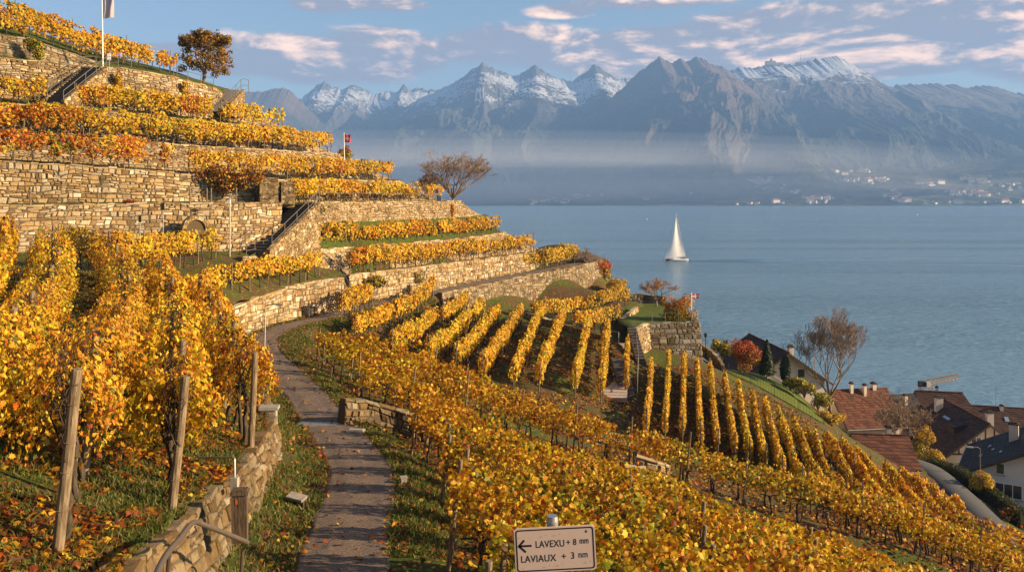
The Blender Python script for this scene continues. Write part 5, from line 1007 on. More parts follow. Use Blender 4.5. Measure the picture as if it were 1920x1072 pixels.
# ---------------------------------------------------------------- village
def house(label, A, B, hw, ze, zr, zb, roof, wall, wins=(), chim=(), over=.55, beams=False, dormer=None, sky=(), cat='house', name='house', roof_t=.16, hip=0.0, valley_roof=False):
    """gable house: ridge from A (front gable) to B in plan, half width hw, eaves/ridge/base levels"""
    A = Vector(A); B = Vector(B); L_ = (B - A).length; t = (B - A).normalized(); s = Vector((t.y, -t.x)); org = (A.x, A.y, zb)
    def W(u, v, z): q = A + t * u + s * v; return (q.x, q.y, z)      # u along the ridge, v to the right of it
    root = empty(name, org, label, cat)
    b = MB(org); zt = zr - .05; ze_w = ze + (zr - ze) * 0.02
    pl = [W(0, -hw, zb - .6), W(0, hw, zb - .6), W(0, hw, ze_w), W(0, 0, zt), W(0, -hw, ze_w)]; pr = [W(L_, -hw, zb - .6), W(L_, hw, zb - .6), W(L_, hw, ze_w), W(L_, 0, zt), W(L_, -hw, ze_w)]
    b.add(pl + pr, [(0, 1, 2, 3, 4), (9, 8, 7, 6, 5), (0, 5, 6, 1), (1, 6, 7, 2), (4, 9, 5, 0), (2, 7, 8, 3), (3, 8, 9, 4)]); b.build('wall', M[wall], root)
    sl = (zr - ze) / hw; b = MB(org); ov = over
    for sg in (-1, 1):
        e = hw + ov; ez = zr - sl * e + .14
        q = [W(-ov, 0, zr + .14), W(L_ + ov, 0, zr + .14), W(L_ + ov - hip, sg * e, ez), W(-ov, sg * e, ez)]
        b.prism(q, (0, 0, -roof_t))
    rf = b.build('roof', M[roof], root)
    k = MB(org); k.tube([W(-ov - .02, 0, zr + .17), W(L_ + ov + .02, 0, zr + .17)], .10, 6); k.build('ridge_tiles', M['roofred' if roof != 'roofdark' else 'roofdark'], rf)
    for sg in (-1, 1):
        e = hw + ov; ez = zr - sl * e; k = MB(org); k.prism([W(-ov - .05, 0, zr + .13), W(-ov - .05, sg * e, ez + .13), W(-ov - .05, sg * e, ez - .1), W(-ov - .05, 0, zr - .1)], (-t.x * .05, -t.y * .05, 0)); k.build('barge_board', M['timber'], rf)
        k = MB(org); k.tube([W(-ov, sg * (e + .06), ez), W(L_ + ov, sg * (e + .06), ez)], .06, 6); k.build('gutter', M['metal'], rf)
    for (u, v, hh, w_) in chim:
        w_ *= .8; hh *= .85; z0 = zr - sl * abs(v) - .3; k = MB(org); q = W(u, v, 0); k.box((q[0], q[1], z0 + hh / 2), (w_, w_ * 1.3, hh + .3), math.atan2(t.y, t.x)); c = k.build('chimney', M['plaster'], rf)
        k = MB(org); k.box((q[0], q[1], z0 + hh + .22), (w_ * 1.3, w_ * 1.6, .12), math.atan2(t.y, t.x)); k.box((q[0], q[1], z0 + hh + .34), (w_ * .7, w_, .16), math.atan2(t.y, t.x)); k.build('chimney_cap', M['roofbrown'], rf)
    for (u, v, l_, w_) in sky:
        sg = 1 if v > 0 else -1; z = lambda vv: zr - sl * abs(vv) + .19
        k = MB(org); k.prism([W(u, v, z(v)), W(u + l_, v, z(v)), W(u + l_, v + sg * w_, z(v + sg * w_)), W(u, v + sg * w_, z(v + sg * w_))], (0, 0, .05)); k.build('skylight', M['skyglass'], rf)
    for (face, c, z, w_, h_, np_) in wins:
        def F_(a, zz, o): return W(-o, a, zz) if face == 'g' else W(a, -(hw + o), zz)
        k = MB(org); 
        for (a0, a1, z0, z1) in ((c - w_ / 2 - .07, c + w_ / 2 + .07, z - .07, z), (c - w_ / 2 - .07, c + w_ / 2 + .07, z + h_, z + h_ + .07), (c - w_ / 2 - .07, c - w_ / 2, z, z + h_), (c + w_ / 2, c + w_ / 2 + .07, z, z + h_)) + tuple((c - w_ / 2 + w_ * i / np_ - .035, c - w_ / 2 + w_ * i / np_ + .035, z, z + h_) for i in range(1, np_)):
            p4 = [F_(a0, z0, .0), F_(a1, z0, .0), F_(a1, z1, .0), F_(a0, z1, .0)]; o = Vector(F_(0, 0, .09)) - Vector(F_(0, 0, 0)); k.prism(p4, tuple(o))
        wn = k.build('window', M['white'], root)
        k = MB(org); o = Vector(F_(0, 0, .03)) - Vector(F_(0, 0, 0)); k.prism([F_(c - w_ / 2, z, .005), F_(c + w_ / 2, z, .005), F_(c + w_ / 2, z + h_, .005), F_(c - w_ / 2, z + h_, .005)], tuple(o)); k.build('pane', M['glass'], wn)
        k = MB(org); o = Vector(F_(0, 0, .16)) - Vector(F_(0, 0, 0)); k.prism([F_(c - w_ / 2 - .12, z - .15, 0), F_(c + w_ / 2 + .12, z - .15, 0), F_(c + w_ / 2 + .12, z - .08, 0), F_(c - w_ / 2 - .12, z - .08, 0)], tuple(o)); k.build('sill', M['concrete'], wn)
    if beams:
        k = MB(org); o = Vector(W(-.07, 0, 0)) - Vector(W(0, 0, 0))
        def bm(v0, z0, v1, z1, th=.16):
            d = Vector((v1 - v0, z1 - z0)).normalized() * th / 2; n_ = Vector((-d.y, d.x))
            k.prism([W(0, v0 - n_.x, z0 - n_.y), W(0, v1 - n_.x, z1 - n_.y), W(0, v1 + n_.x, z1 + n_.y), W(0, v0 + n_.x, z0 + n_.y)], tuple(o))
        for zz in (ze - .1, ze + (zr - ze) * .42): 
            hwz = hw * (1 - max(0, (zz - ze) / (zr - ze))) - .1; bm(-hwz, zz, hwz, zz)
        for v in np.arange(-hw + .5, hw, .95):
            bm(v, ze - .1, v, ze + (zr - ze) * (1 - abs(v) / hw) - .1, .13)
        k.build('timber_frame', M['timber'], root)
    if dormer:
        u, v, w_ = dormer; sg = 1 if v > 0 else -1; z0 = zr - sl * abs(v); k = MB(org); d = 1.5
        p = lambda a, o, z: W(u + a, v - sg * o, z)
        k.add([p(-w_ / 2, -.2, z0 - .2), p(w_ / 2, -.2, z0 - .2), p(w_ / 2, -.2, z0 + .75), p(-w_ / 2, -.2, z0 + .75), p(-w_ / 2, d, z0 + .3), p(w_ / 2, d, z0 + .3), p(w_ / 2, d, z0 + 1.1), p(-w_ / 2, d, z0 + 1.1)], [(0, 1, 2, 3), (1, 5, 6, 2), (0, 3, 7, 4), (3, 2, 6, 7), (4, 7, 6, 5), (0, 4, 5, 1)]); dm = k.build('dormer', M['timber'], rf)
        k = MB(org); k.prism([p(-w_ / 2 - .15, -.45, z0 + .72), p(w_ / 2 + .15, -.45, z0 + .72), p(w_ / 2 + .15, d, z0 + 1.15), p(-w_ / 2 - .15, d, z0 + 1.15)], (0, 0, .09)); k.build('dormer_roof', M[roof], rf)
    return root
M['skyglass'] = simple('skylight_glass', (.25, .32, .40), .12, .0, .1, 2.0, 0, .9)
house('white house with black roof and wide window at the right edge of the village', (48.3, 80), (54.2, 89), 5.3, -26.5, -23.8, -30.2, 'roofdark', 'whitewash', wins=[('g', -1.9, -28.3, 2.9, 1.25, 4), ('g', -2.2, -26.15, .62, .95, 1), ('s', 2.0, -28.4, .6, 1.0, 1)], chim=[(6.5, -1.4, 2.2, .8)], sky=[(2.5, -2.2, .6, .25), (4.6, -3.0, .5, .25), (6.5, -3.4, .5, .3), (3.5, -4.0, .6, .3)], over=.7)
house('half timbered house with brown roof, dormer and dark gable beams', (52.8, 95), (53.6, 106), 4.4, -28.4, -25.0, -32, 'roofbrown', 'plaster', wins=[('g', -1.1, -27.6, 1.0, 1.0, 2), ('s', 2.2, -29.6, .9, 1.2, 1), ('s', 4.8, -29.6, 1.4, 1.0, 2), ('g', -2.7, -30.6, .9, 1.2, 1)], chim=[(1.2, .9, 2.0, .7), (9.5, -1.2, 2.0, .8)], beams=True, dormer=(3.0, -2.4, 2.0), sky=[(5.5, -1.5, 1.6, .25)], over=.9)
house('brown tiled house with rooftop aerial closest to the water', (63.0, 119), (70.2, 117), 3.6, -31.2, -28.9, -33.8, 'roofbrown', 'plaster', chim=[(4.6, .4, .9, .5)], sky=[(4.6, 1.6, .5, .7)], over=.5)
house('hip roofed brown house in front of the small crane', (53.9, 113), (58.6, 112), 4.0, -28.9, -25.6, -32.5, 'roofbrown', 'plaster', chim=[(.3, -.6, 1.5, .5), (2.4, -.9, 1.6, .35), (3.2, 2.9, 1.7, .6)], over=.5, hip=-1.8)
house('red roofed house with three pale chimneys behind the tall bare tree', (37.4, 99.5), (43.8, 100.5), 3.5, -25.6, -22.5, -28, 'roofred', 'plaster', chim=[(2.2, .2, 1.4, .42), (3.7, .5, 1.5, .42), (5.2, -.1, 1.1, .55)], over=.4)
house('dark roofed house half hidden behind the twiggy tree', (43.5, 106), (50.5, 108), 3.8, -27.8, -24.9, -31, 'roofdark', 'plaster', chim=[(5.5, 1.0, 1.4, .5)], over=.4)
house('low brown roofed house between the hip roofed and half timbered houses', (51.5, 108.5), (58.5, 106.8), 3.0, -29.8, -27.9, -32.4, 'roofbrown', 'plaster', chim=[(1.0, .8, 1.6, .6)], over=.5)
house('small red tiled hut beside the village road', (32.6, 80.5), (36.6, 80.0), 2.9, -24.15, -22.35, -26.3, 'roofred', 'plaster', chim=[(2.9, -.4, 1.3, .55)], over=.6, wins=[('g', .2, -25.3, .6, .7, 1)])
house('timber chalet with dark roof above the sunlit lawn', (30.6, 95), (29.9, 107), 4.3, -20.2, -17.2, -23.2, 'roofbrown', 'plaster', chim=[(2.0, 1.2, 1.5, .55)], sky=[(8, -1.2, .6, .5)], wins=[('g', 1.6, -19.9, .8, .9, 1)], over=.7)
def at_ground(x, y, d=0): return (x, y, g1(x, y) + d)
# village road with kerb line and pavement
rd = np.array([(37.3, 92), (38.3, 86), (38.7, 80), (38.8, 74), (38.8, 68), (38.6, 61), (38.0, 52)]); rd = resample(np.c_[rd, np.zeros(len(rd))], n=90); rd[:, 2] = [g1(x, y) for x, y, _ in rd]; rd[:, 2] = np.convolve(np.pad(rd[:, 2], 6, mode='edge'), np.ones(13) / 13, 'valid') + .12
ribbon('road', rd, [(-1.35, -.4), (-1.3, 0), (0, .03), (1.3, 0), (1.35, -.4)], 0.04, M['asphalt'], label='narrow asphalt village road')
ribbon('pavement', rd, [(1.35, -.3), (1.35, .13), (1.45, .14), (2.0, .15), (2.02, -.3)], .04, M['pavement'], label='pavement with kerb along the village road')
# street lamp, posts
def post_thing(name, label, cat, parts, loc):
    root = empty(name, loc, label, cat)
    for pn, mt, fn in parts: k = MB((0, 0, 0)); fn(k); k.build(pn, M[mt], root)
    return root
sl_ = at_ground(42.9, 78.2)
post_thing('street_lamp', 'tall street lamp with one arm beside the clipped hedge', 'street lamp', [('pole', 'rail', lambda k: k.tube([(0, 0, -.2), (0, 0, 2.2), (0, 0, 4.6)], [.07, .06, .045], 8)), ('arm', 'rail', lambda k: k.tube([(0, 0, 4.55), (-.25, -.05, 4.72), (-.9, -.15, 4.78)], .03, 6)), ('lamp_head', 'metal', lambda k: k.box((-1.05, -.18, 4.78), (.62, .2, .1), 0, 0, .08))], sl_)
post_thing('gate_post', 'pale gate post where the pavement meets the hedge', 'post', [('pillar', 'concrete', lambda k: (k.box((0, 0, .5), (.28, .28, 1.2)), k.box((0, 0, 1.13), (.36, .36, .07))))], at_ground(41.3, 85.2))
post_thing('young_tree_stake', 'slim staked young tree on the pavement by the hut', 'post', [('stake', 'post', lambda k: k.tube([(0, 0, -.1), (0, 0, 1.9)], .05, 6)), ('trunk', 'branch', lambda k: k.tube([(.15, 0, -.1), (.2, 0, 1.2), (.1, .1, 2.6)], [.05, .04, .015], 5))], at_ground(38.9, 88.5))
# small crane by the water
cr = (62.0, 127, -34.6); k_ = empty('crane', cr, 'small rust coloured tower crane behind the village roofs', 'crane')
def lattice(k, a, b, w_, n, th=.04):
    a = Vector(a); b = Vector(b); d = (b - a).normalized(); u = d.cross(Vector((0, 1, 0))) if abs(d.y) < .9 else d.cross(Vector((1, 0, 0))); u.normalize(); v = d.cross(u)
    cs = [u * x + v * y for x, y in ((-1, -1), (1, -1), (1, 1), (-1, 1))]
    for c in cs: k.tube([a + c * w_ / 2, b + c * w_ / 2], th, 4)
    for i in range(n):
        p = a + (b - a) * (i / n); q = a + (b - a) * ((i + 1) / n)
        for j in range(4): k.tube([p + cs[j] * w_ / 2, q + cs[(j + 1) % 4] * w_ / 2], th * .7, 4)
for pn, mt, fn in [('mast', 'copper', lambda k: lattice(k, (0, 0, 0), (0, 0, 6.9), 1.0, 8)), ('jib', 'copper', lambda k: lattice(k, (-.4, 0, 7.2), (4.4, 0, 8.1), .7, 9, .045)), ('counterweight', 'dark', lambda k: k.box((-1.0, 0, 7.05), (.9, .8, .75))), ('cab', 'plaster', lambda k: k.box((-.25, -.3, 7.0), (.6, .6, .7)))]:
    k = MB(); fn(k); k.build(pn, M[mt], k_)
for x, y, z, lab in ((66.9, 118, -28.7, 'thin rooftop aerial on the brown house by the water'), (45.2, 99.5, -24.6, 'thin mast with aerial in front of the dark roofed house')):
    post_thing('aerial', lab, 'aerial', [('mast', 'metal', lambda k: k.tube([(0, 0, -.3), (0, 0, 2.6)], .03, 5)), ('antenna', 'metal', lambda k: (k.tube([(-.6, 0, 2.2), (.6, 0, 2.25)], .02, 4), k.tube([(-.3, 0, 2.45), (.4, 0, 2.5)], .02, 4)))], (x, y, z))
# ---------------------------------------------------------------- boat
bx, by = (1268 - 960) / F * 461, 461.0
bo = empty('sailing_yacht', (bx, by, LAKE), 'white sailing yacht under full sail on the open lake', 'sailboat'); bo.rotation_euler = (0, 0, .22)
def hull_mesh():
    st = np.linspace(0, 1, 26); G = []
    for t in st:
        x = -7.6 + 14.6 * t; beam = 2.0 * math.sin(math.pi * min(1, .04 + .74 * t) ** .85) if t < .75 else 2.0 * (1 - .35 * ((t - .75) / .25) ** 2) * math.sin(math.pi * .595 ** .85)
        beam = max(.03, beam); sheer = 1.55 - .5 * math.sin(math.pi * t * .9) + .25 * (1 - t); row = []
        for v in np.linspace(-1, 1, 15):
            a = abs(v); zz = sheer * (a ** 1.6) - .35 * (1 - a ** 1.6); xo = -0.0 + (1 - a) * (1.1 * (1 - t) ** 2 - .6 * t ** 3); row.append((x + xo, v ** 1 * beam * (a ** .25 if a > 0 else 0), zz))
        G.append(row)
    G = np.array(G); me = grid_mesh('hull', G, M['hull'], True); import bmesh; b = bmesh.new(); b.from_mesh(me); bmesh.ops.holes_fill(b, edges=[e for e in b.edges if e.is_boundary], sides=0); b.to_mesh(me); b.free(); return me
link('hull', hull_mesh(), bo)
k = MB(); k.box((0.4, 0, 1.35), (4.6, 2.0, .55)); k.box((1.6, 0, 1.75), (1.8, 1.6, .35)); k.build('cabin', M['white'], bo)
k = MB(); k.tube([(-.15, 0, .4), (-.15, 0, 25.6)], [.13, .07], 8); k.build('mast', M['white'], bo)
k = MB(); k.tube([(-.1, .05, 2.3), (5.6, .35, 2.35)], .1, 6); k.build('boom', M['white'], bo)
def sail(name, P0, P1, P2, bel):
    P0, P1, P2 = map(np.array, (P0, P1, P2)); n = 18; G = []
    for i in range(n):
        v = i / (n - 1); a = P0 * (1 - v) + P2 * v; b_ = P1 * (1 - v) + P2 * v; row = []
        for j in range(n):
            u = j / (n - 1); p = a * (1 - u) + b_ * u; p = p + np.array([0, bel * math.sin(math.pi * u) * math.sin(math.pi * min(1, .15 + .85 * v) * .92) , 0]); p[0] += .35 * math.sin(math.pi * v) * (u if name == 'mainsail' else 0); row.append(p)
        G.append(row)
    me = grid_mesh(name, np.array(G), M['sail']); a = me.color_attributes.new('col', 'FLOAT_COLOR', 'POINT'); c = np.ones((len(me.vertices), 4), dtype=np.float32); c[:, :3] = (.82, .78, .74); a.data.foreach_set('color', c.ravel()); return link(name, me, bo)
ms = sail('mainsail', (.05, 0, 2.6), (5.5, .3, 2.7), (.02, 0, 24.6), .55)
sail('jib', (-6.6, 0, 1.6), (.3, -.9, 1.9), (-.35, 0, 23.6), -.7)
k = MB(); k.tube([(.1, -.02, 9.2), (4.6, .6, 9.3)], .035, 4); k.build('batten', M['banner'], ms); k = MB(); k.tube([(.1, -.02, 14.8), (3.1, .5, 14.9)], .03, 4); k.build('batten', M['banner'], ms)
k = MB(); k.tube([(-7.5, 0, 1.75), (-.2, 0, 25)], .02, 4); k.tube([(6.9, 0, 1.2), (-.1, 0, 25.3)], .02, 4); k.build('rigging', M['dark'], bo)
k = MB(); k.tube([(-7.2, .3, 1.9), (-3, 1.7, 1.9), (3, 1.85, 1.8), (6.8, 1.2, 1.8)], .03, 4); k.tube([(-7.2, -.3, 1.9), (-3, -1.7, 1.9), (3, -1.85, 1.8), (6.8, -1.2, 1.8)], .03, 4)
for x in np.arange(-6, 7, 1.5): k.tube([(x, -1.6 if abs(x) < 5 else -.9, 1.0), (x, -1.7 if abs(x) < 5 else -.9, 1.85)], .025, 4)
k.build('guard_rail', M['metal'], bo)
k = MB(); k.prism([(0, 0, 25.3), (0, 0, 25.75), (1.1, .1, 25.55)], (0, .03, 0)); k.build('masthead_pennant', M['banner'], bo)
for i, (x, y, c) in enumerate(((-2.2, -.9, 'skin'), (2.9, -.5, 'red'), (3.7, -.8, 'skin'), (4.7, .3, 'dark'))):
    p_ = empty('person', (bx + x, by + y, LAKE + 1.05), ['crew member on the foredeck of the yacht', 'crew member in red by the yacht cockpit', 'crew member in brown by the yacht cockpit', 'crew member in dark clothes at the yacht stern'][i], 'person')
    k = MB(); k.lathe([(.0, 0), (.17, .02), (.16, .45), (.19, .8), (.21, 1.1), (.17, 1.32), (.06, 1.4), (.06, 1.46), (.11, 1.52), (.125, 1.62), (.1, 1.72), (.02, 1.77)], k=8); k.tube([(.2, 0, 1.3), (.28, -.05, 1.0), (.24, -.2, .8)], [.06, .05, .04], 5); k.tube([(-.2, 0, 1.3), (-.28, -.05, 1.0), (-.24, -.2, .8)], [.06, .05, .04], 5); k.build('body', M[c], p_)
# boat wake: two long low swells, their darker reflection put into the base colour
def wake(sg):
    s = np.linspace(0, 330, 420); x = bx + 7 + s; y0 = by + sg * (1.5 + s * .13) - s * (.05 if sg < 0 else -.16) * .6; G = []
    wob = (vnoise(s * .06, s * 0 + sg, 3) - .5) * 6 * np.clip(s / 60, 0, 1)
    amp = .6 * np.exp(-s / 260) * (.35 + .9 * vnoise(s * .035, s * 0 + 9 * sg, 7))
    for o, h in ((-5.5, -.02), (-3, -.02), (-1.6, .5), (0, 1), (1.0, .35), (2.2, -.02), (5, -.02)): G.append(np.stack([x, y0 + wob + o * (.5 + s / 220), LAKE + .005 + np.maximum(h, 0) * amp + (0.004 if h > 0 else -.02)], 1))
    return link('wake', grid_mesh('wake', np.stack(G, 1), M['wakewater']))
for sg in (-1, 1): tag(wake(sg), 'swell line trailing behind the yacht', kind='structure')
for px, py, lab in ((1213, 412, 'tiny white buoy just above the yacht masthead level'), (1720, 403, 'small white buoy far out near the opposite shore'), (1810, 438, 'yellow buoy far out on the lake'), (1692, 455, 'small pale buoy out on the lake below the yellow one')):
    Y = -LAKE / ((py - YH) / F); c = 'orange_b' if 'yellow' in lab else 'white'; post_thing('buoy', lab, 'buoy', [('float', 'buoy_yellow' if 'yellow' in lab else 'white', lambda k, s=Y / 900: k.lathe([(.1, -.4), (.55, -.2), (.6, .2), (.35, .6), (.1, .9), (.08, 1.6), (.01, 1.7)], k=10) or setattr(k, 'v', [(x * s * 1.2, y * s * 1.2, z * s * 1.2) for x, y, z in k.v]))], ((px - 960) / F * Y, Y, LAKE)) if c else 0
# ---------------------------------------------------------------- near things
# signpost
SGY = 5.15; sc0 = P(1041, 1029, SGY); sr = empty('signpost', (sc0[0] - .015, SGY + .06, g1(sc0[0], SGY)), 'pale pink direction sign with arrow on a steel post among the vines', 'sign'); so = np.array(sr.location)
k = MB(so); k.tube([(so[0], so[1], so[2] - .4), (so[0], so[1], P(0, 982, SGY)[2]), (so[0], so[1], P(0, 973, SGY)[2])], [.036, .036, .033], 20); k.build('post', M['metal'], sr)
PW_, PH_ = 152 / F * SGY, 84 / F * SGY
def rrect(w_, h_, rad, n=6):
    o = []
    for cx, cz, a0 in ((w_ / 2 - rad, h_ / 2 - rad, 0), (-w_ / 2 + rad, h_ / 2 - rad, 90), (-w_ / 2 + rad, -h_ / 2 + rad, 180), (w_ / 2 - rad, -h_ / 2 + rad, 270)):
        for i in range(n + 1): a = R(a0 + 90 * i / n); o.append((cx + rad * math.cos(a), cz + rad * math.sin(a)))
    return o
TILT = R(3.0)
def sp(x, z, o=0.0):   # point on the sign face, tilted anticlockwise
    return (sc0[0] + x * math.cos(TILT) - z * math.sin(TILT), SGY - o, sc0[2] + x * math.sin(TILT) + z * math.cos(TILT))
k = MB(so); k.prism([sp(x, z, 0) for x, z in rrect(PW_, PH_, .022)], (0, .008, 0)); panel = k.build('panel', M['signface'], sr)
k = MB(so); a_ = [sp(x, z, .0006) for x, z in rrect(PW_ - .018, PH_ - .018, .018)]; b_ = [sp(x, z, .0006) for x, z in rrect(PW_ - .034, PH_ - .034, .012)]; n_ = len(a_); k.add(a_ + b_, [(i, (i + 1) % n_, n_ + (i + 1) % n_, n_ + i) for i in range(n_)]); k.build('border_line', M['black'], panel)
u_ = lambda px, py: ((px - 1757 / 2 - 15) / 1757 * 200 / F * SGY, -(py - 690) / 1072 * 122 / F * SGY)
k = MB(so)
def stroke(x0, y0, x1, y1, th): 
    p, q = Vector(u_(x0, y0)), Vector(u_(x1, y1)); d = (q - p).normalized(); nn = Vector((-d.y, d.x)) * th / 2; k.add([sp(*(p - nn), .0006), sp(*(q - nn), .0006), sp(*(q + nn), .0006), sp(*(p + nn), .0006)], [(0, 1, 2, 3)])
stroke(300, 610, 510, 610, .0125); stroke(295, 617, 392, 515, .0125); k.build('arrow', M['black'], panel)
k = MB(so)
stroke(295, 605, 410, 712, .0125); k.build('arrow', M['black'], panel)
def text(s, x, y, size, sx=1.0):
    c = bpy.data.curves.new('lettering', 'FONT'); c.body = s; c.size = size; c.space_character = 1.05; c.extrude = 0.0; c.offset = 0.0006; o = bpy.data.objects.new('t', c); COL.objects.link(o)
    dg = bpy.context.evaluated_depsgraph_get(); me = bpy.data.meshes.new_from_object(o.evaluated_get(dg)); bpy.data.objects.remove(o); bpy.data.curves.remove(c)
    me.materials.clear(); me.materials.append(M['black']); lo = u_(x, y); t_ = link('lettering', me, panel); me.transform(Matrix.Diagonal((sx, 1, 1, 1))); base = sp(lo[0], lo[1], .0006)
    t_.matrix_local = Matrix.Translation(Vector(base) - Vector(so)) @ Matrix.Rotation(-TILT, 4, 'Y') @ Matrix.Rotation(R(90), 4, 'X'); return t_
cap = lambda px: px / 1072 * 122 / F * SGY / .70
text('LAVEXU', 570, 648, cap(112), .80); text('+ 8', 1080, 633, cap(100), .85); text('mm', 1300, 617, cap(104), .66)
text('LAVIAUX', 318, 880, cap(112), .86); text('+', 990, 862, cap(104), .95); text('3', 1140, 857, cap(108), .95); text('nm', 1268, 845, cap(108), .80); text('R', 1403, 437, cap(38), .9)
k = MB(so); c0 = u_(1416, 424); ro, ri = .0068, .0052
k.add([sp(c0[0] + ro * math.cos(a), c0[1] + ro * math.sin(a), .0006) for a in np.linspace(0, 6.283, 24, endpoint=False)] + [sp(c0[0] + ri * math.cos(a), c0[1] + ri * math.sin(a), .0006) for a in np.linspace(0, 6.283, 24, endpoint=False)], [(i, (i + 1) % 24, 24 + (i + 1) % 24, 24 + i) for i in range(24)]); k.build('emblem', M['black'], panel)
for x, y in ((755, 448), (980, 436), (786, 948), (1005, 932), (305, 474), (1467, 910), (357, 985)):
    c0 = u_(x, y); k = MB(so); k.add([sp(c0[0] + .003 * math.cos(a), c0[1] + .003 * math.sin(a), .0045) for a in np.linspace(0, 6.283, 10, endpoint=False)] + [sp(c0[0], c0[1], .008)], [(i, (i + 1) % 10, 10) for i in range(10)]); k.build('bolt', M['rail'], panel)
# handrail at the retaining wall
hr0 = P(300, 1060, 9.2); hr = empty('handrail', hr0, 'brown tubular handrail rising and bending over the rough retaining wall', 'handrail')
k = MB(hr0); k.tube(smooth_line([P(262, 1190, 7.6), P(300, 1060, 9.2), P(340, 1005, 10.8), P(358, 982, 11.7), P(368, 978, 12.1), P(385, 984, 12.3), P(425, 1000, 12.8), P(464, 1016, 13.3)], 40), .037, 12); k.build('rail', M['railpaint'], hr)
k = MB(hr0); k.tube(smooth_line([P(366, 986, 11.9), P(370, 996, 11.9), P(362, 1004, 11.7), P(352, 1006, 11.5)], 14), .018, 8); k.build('bracket', M['railpaint'], hr)
k = MB(hr0); k.tube([P(464, 1016, 13.3), P(455, 1030, 13.5), P(452, 1075, 13.6)], .03, 8); k.build('post', M['railpaint'], hr); k = MB(hr0); k.tube([P(318, 1032, 9.9), P(312, 1100, 10.1)], .026, 8); k.build('post', M['railpaint'], hr)
pf = P(440, 898, 16.3); fr_ = empty('pipe_frame', pf, 'small right angled pipe frame standing at the top of the retaining wall', 'pipe frame')
k = MB(pf); k.tube([P(372, 857, 17.2), P(402, 857, 16.9), P(436, 857, 16.5), P(440, 860, 16.4), P(440, 898, 16.3)], .022, 8); k.build('pipe', M['metal'], fr_); k = MB(pf); k.box(P(440, 906, 16.3), (.13, .13, .24)); k.build('foot', M['concrete'], fr_)
wp = P(450, 1012, 14.6); w_ = empty('marker_post', wp, 'square dark wooden post with an orange mark against the retaining wall', 'marker post')
k = MB(wp); k.box(P(450, 965, 14.6), (.25, .2, .9), .15); k.box(P(450, 922, 14.6), (.29, .24, .05), .15); k.build('timber', M['timberpost'], w_)
k = MB(wp); c = P(449.5, 936, 14.6); k.add([(c[0] - .02 + .024 * math.cos(a), c[1] - .115, c[2] + .05 * math.sin(a)) for a in np.linspace(0, 6.28, 16, endpoint=False)], [tuple(range(16))]); k.build('orange_mark', M['orange'], w_)
wb = np.array([*pick_lift(556, 950, 0, 10)[:2], 0]); wb[2] = g1(wb[0], wb[1]); b_ = empty('wooden_block', wb, 'weathered wooden block with slanted board top on the grass verge', 'marker block')
k = MB(wb); k.box(wb + np.array([0, 0, .22]), (.42, .28, .06), -.25, .12, .16); k.build('board_top', M['greywood'], b_); k = MB(wb); k.box(wb + np.array([.05, .05, .07]), (.30, .18, .30), -.25); k.build('base', M['timberpost'], b_)
wb = np.array([*pick_lift(757, 908, 0, 10)[:2], 0]); wb[2] = g1(wb[0], wb[1]); b_ = empty('boundary_stone', wb, 'small pale boundary stone on the verge at the foot of the vines', 'boundary stone'); k = MB(wb); k.box(wb + np.array([0, 0, .06]), (.16, .14, .26), .3); k.box(wb + np.array([0, 0, .2]), (.19, .17, .03), .3); k.build('stone', M['concrete'], b_)
wb = np.array([*pick_lift(667, 812, 0, 14)[:2], 0]); wb[2] = g1(wb[0], wb[1]); b_ = empty('concrete_slab', wb, 'low concrete slab at the path edge in front of the short rough wall', 'slab'); k = MB(wb); k.box(wb + np.array([0, 0, .05]), (.6, .3, .14), -.1); k.box(wb + np.array([0.02, 0, .13]), (.5, .22, .03), -.1); k.build('block', M['concrete'], b_)
gpz = pick_lift(598, 798, 0.02, 14); gp = np.array([gpz[0], gpz[1], 0]); gp[2] = float(near_path(np.array([gp[0]]), np.array([gp[1]]))[1][0]) + .055
b_ = empty('drain_cover', gp, 'steel drain channel set across the gravel path', 'drain cover'); k = MB(gp); k.box(gp, (1.55, .62, .03), -.12); k.build('frame', M['concrete'], b_)
k = MB(gp)
for i in range(14): k.box(gp + np.array([-.62 + i * .095, (-.62 + i * .095) * -.12, .02]), (.055, .5, .02), -.12)
k.build('grate', M['metal'], b_)
px_ = P(494, 735, 27.5); b_ = empty('slim_pole', px_, 'slim steel pole with a short arm at the bend of the path', 'pole'); k = MB(px_); k.tube([px_ + np.array([-.06, 0, -.5]), px_ + np.array([0, 0, 0]), P(498, 572, 27.5)], .022, 8); k.build('pole', M['metal'], b_); k = MB(px_); k.tube([P(498, 573, 27.5), P(512, 570, 27.4), P(525, 570, 27.3)], .02, 6); k.box(P(524, 571, 27.3), (.22, .1, .05)); k.build('arm', M['metal'], b_)
for px, py, Y, h_, lab in ((499, 765, 25.6, 1.15, 'short yellowish wooden post at the end of the retaining wall'),):
    q = P(px, py, Y); b_ = empty('wooden_post', q, lab, 'post'); k = MB(q); k.box(q + np.array([0, 0, h_ / 2 - .1]), (.12, .12, h_), .2); k.box(q + np.array([0, 0, h_ - .09]), (.09, .09, .03), .2); k.build('timber', M['post'], b_)
q = P(505, 770, 25.2); b_ = empty('boundary_stone', q, 'flat topped grey stone at the end of the retaining wall', 'boundary stone'); k = MB(q); k.box(q + np.array([0, 0, .1]), (.55, .4, .09), .1); k.box(q + np.array([0, 0, -.15]), (.42, .32, .42), .1); k.build('stone', M['concrete'], b_)
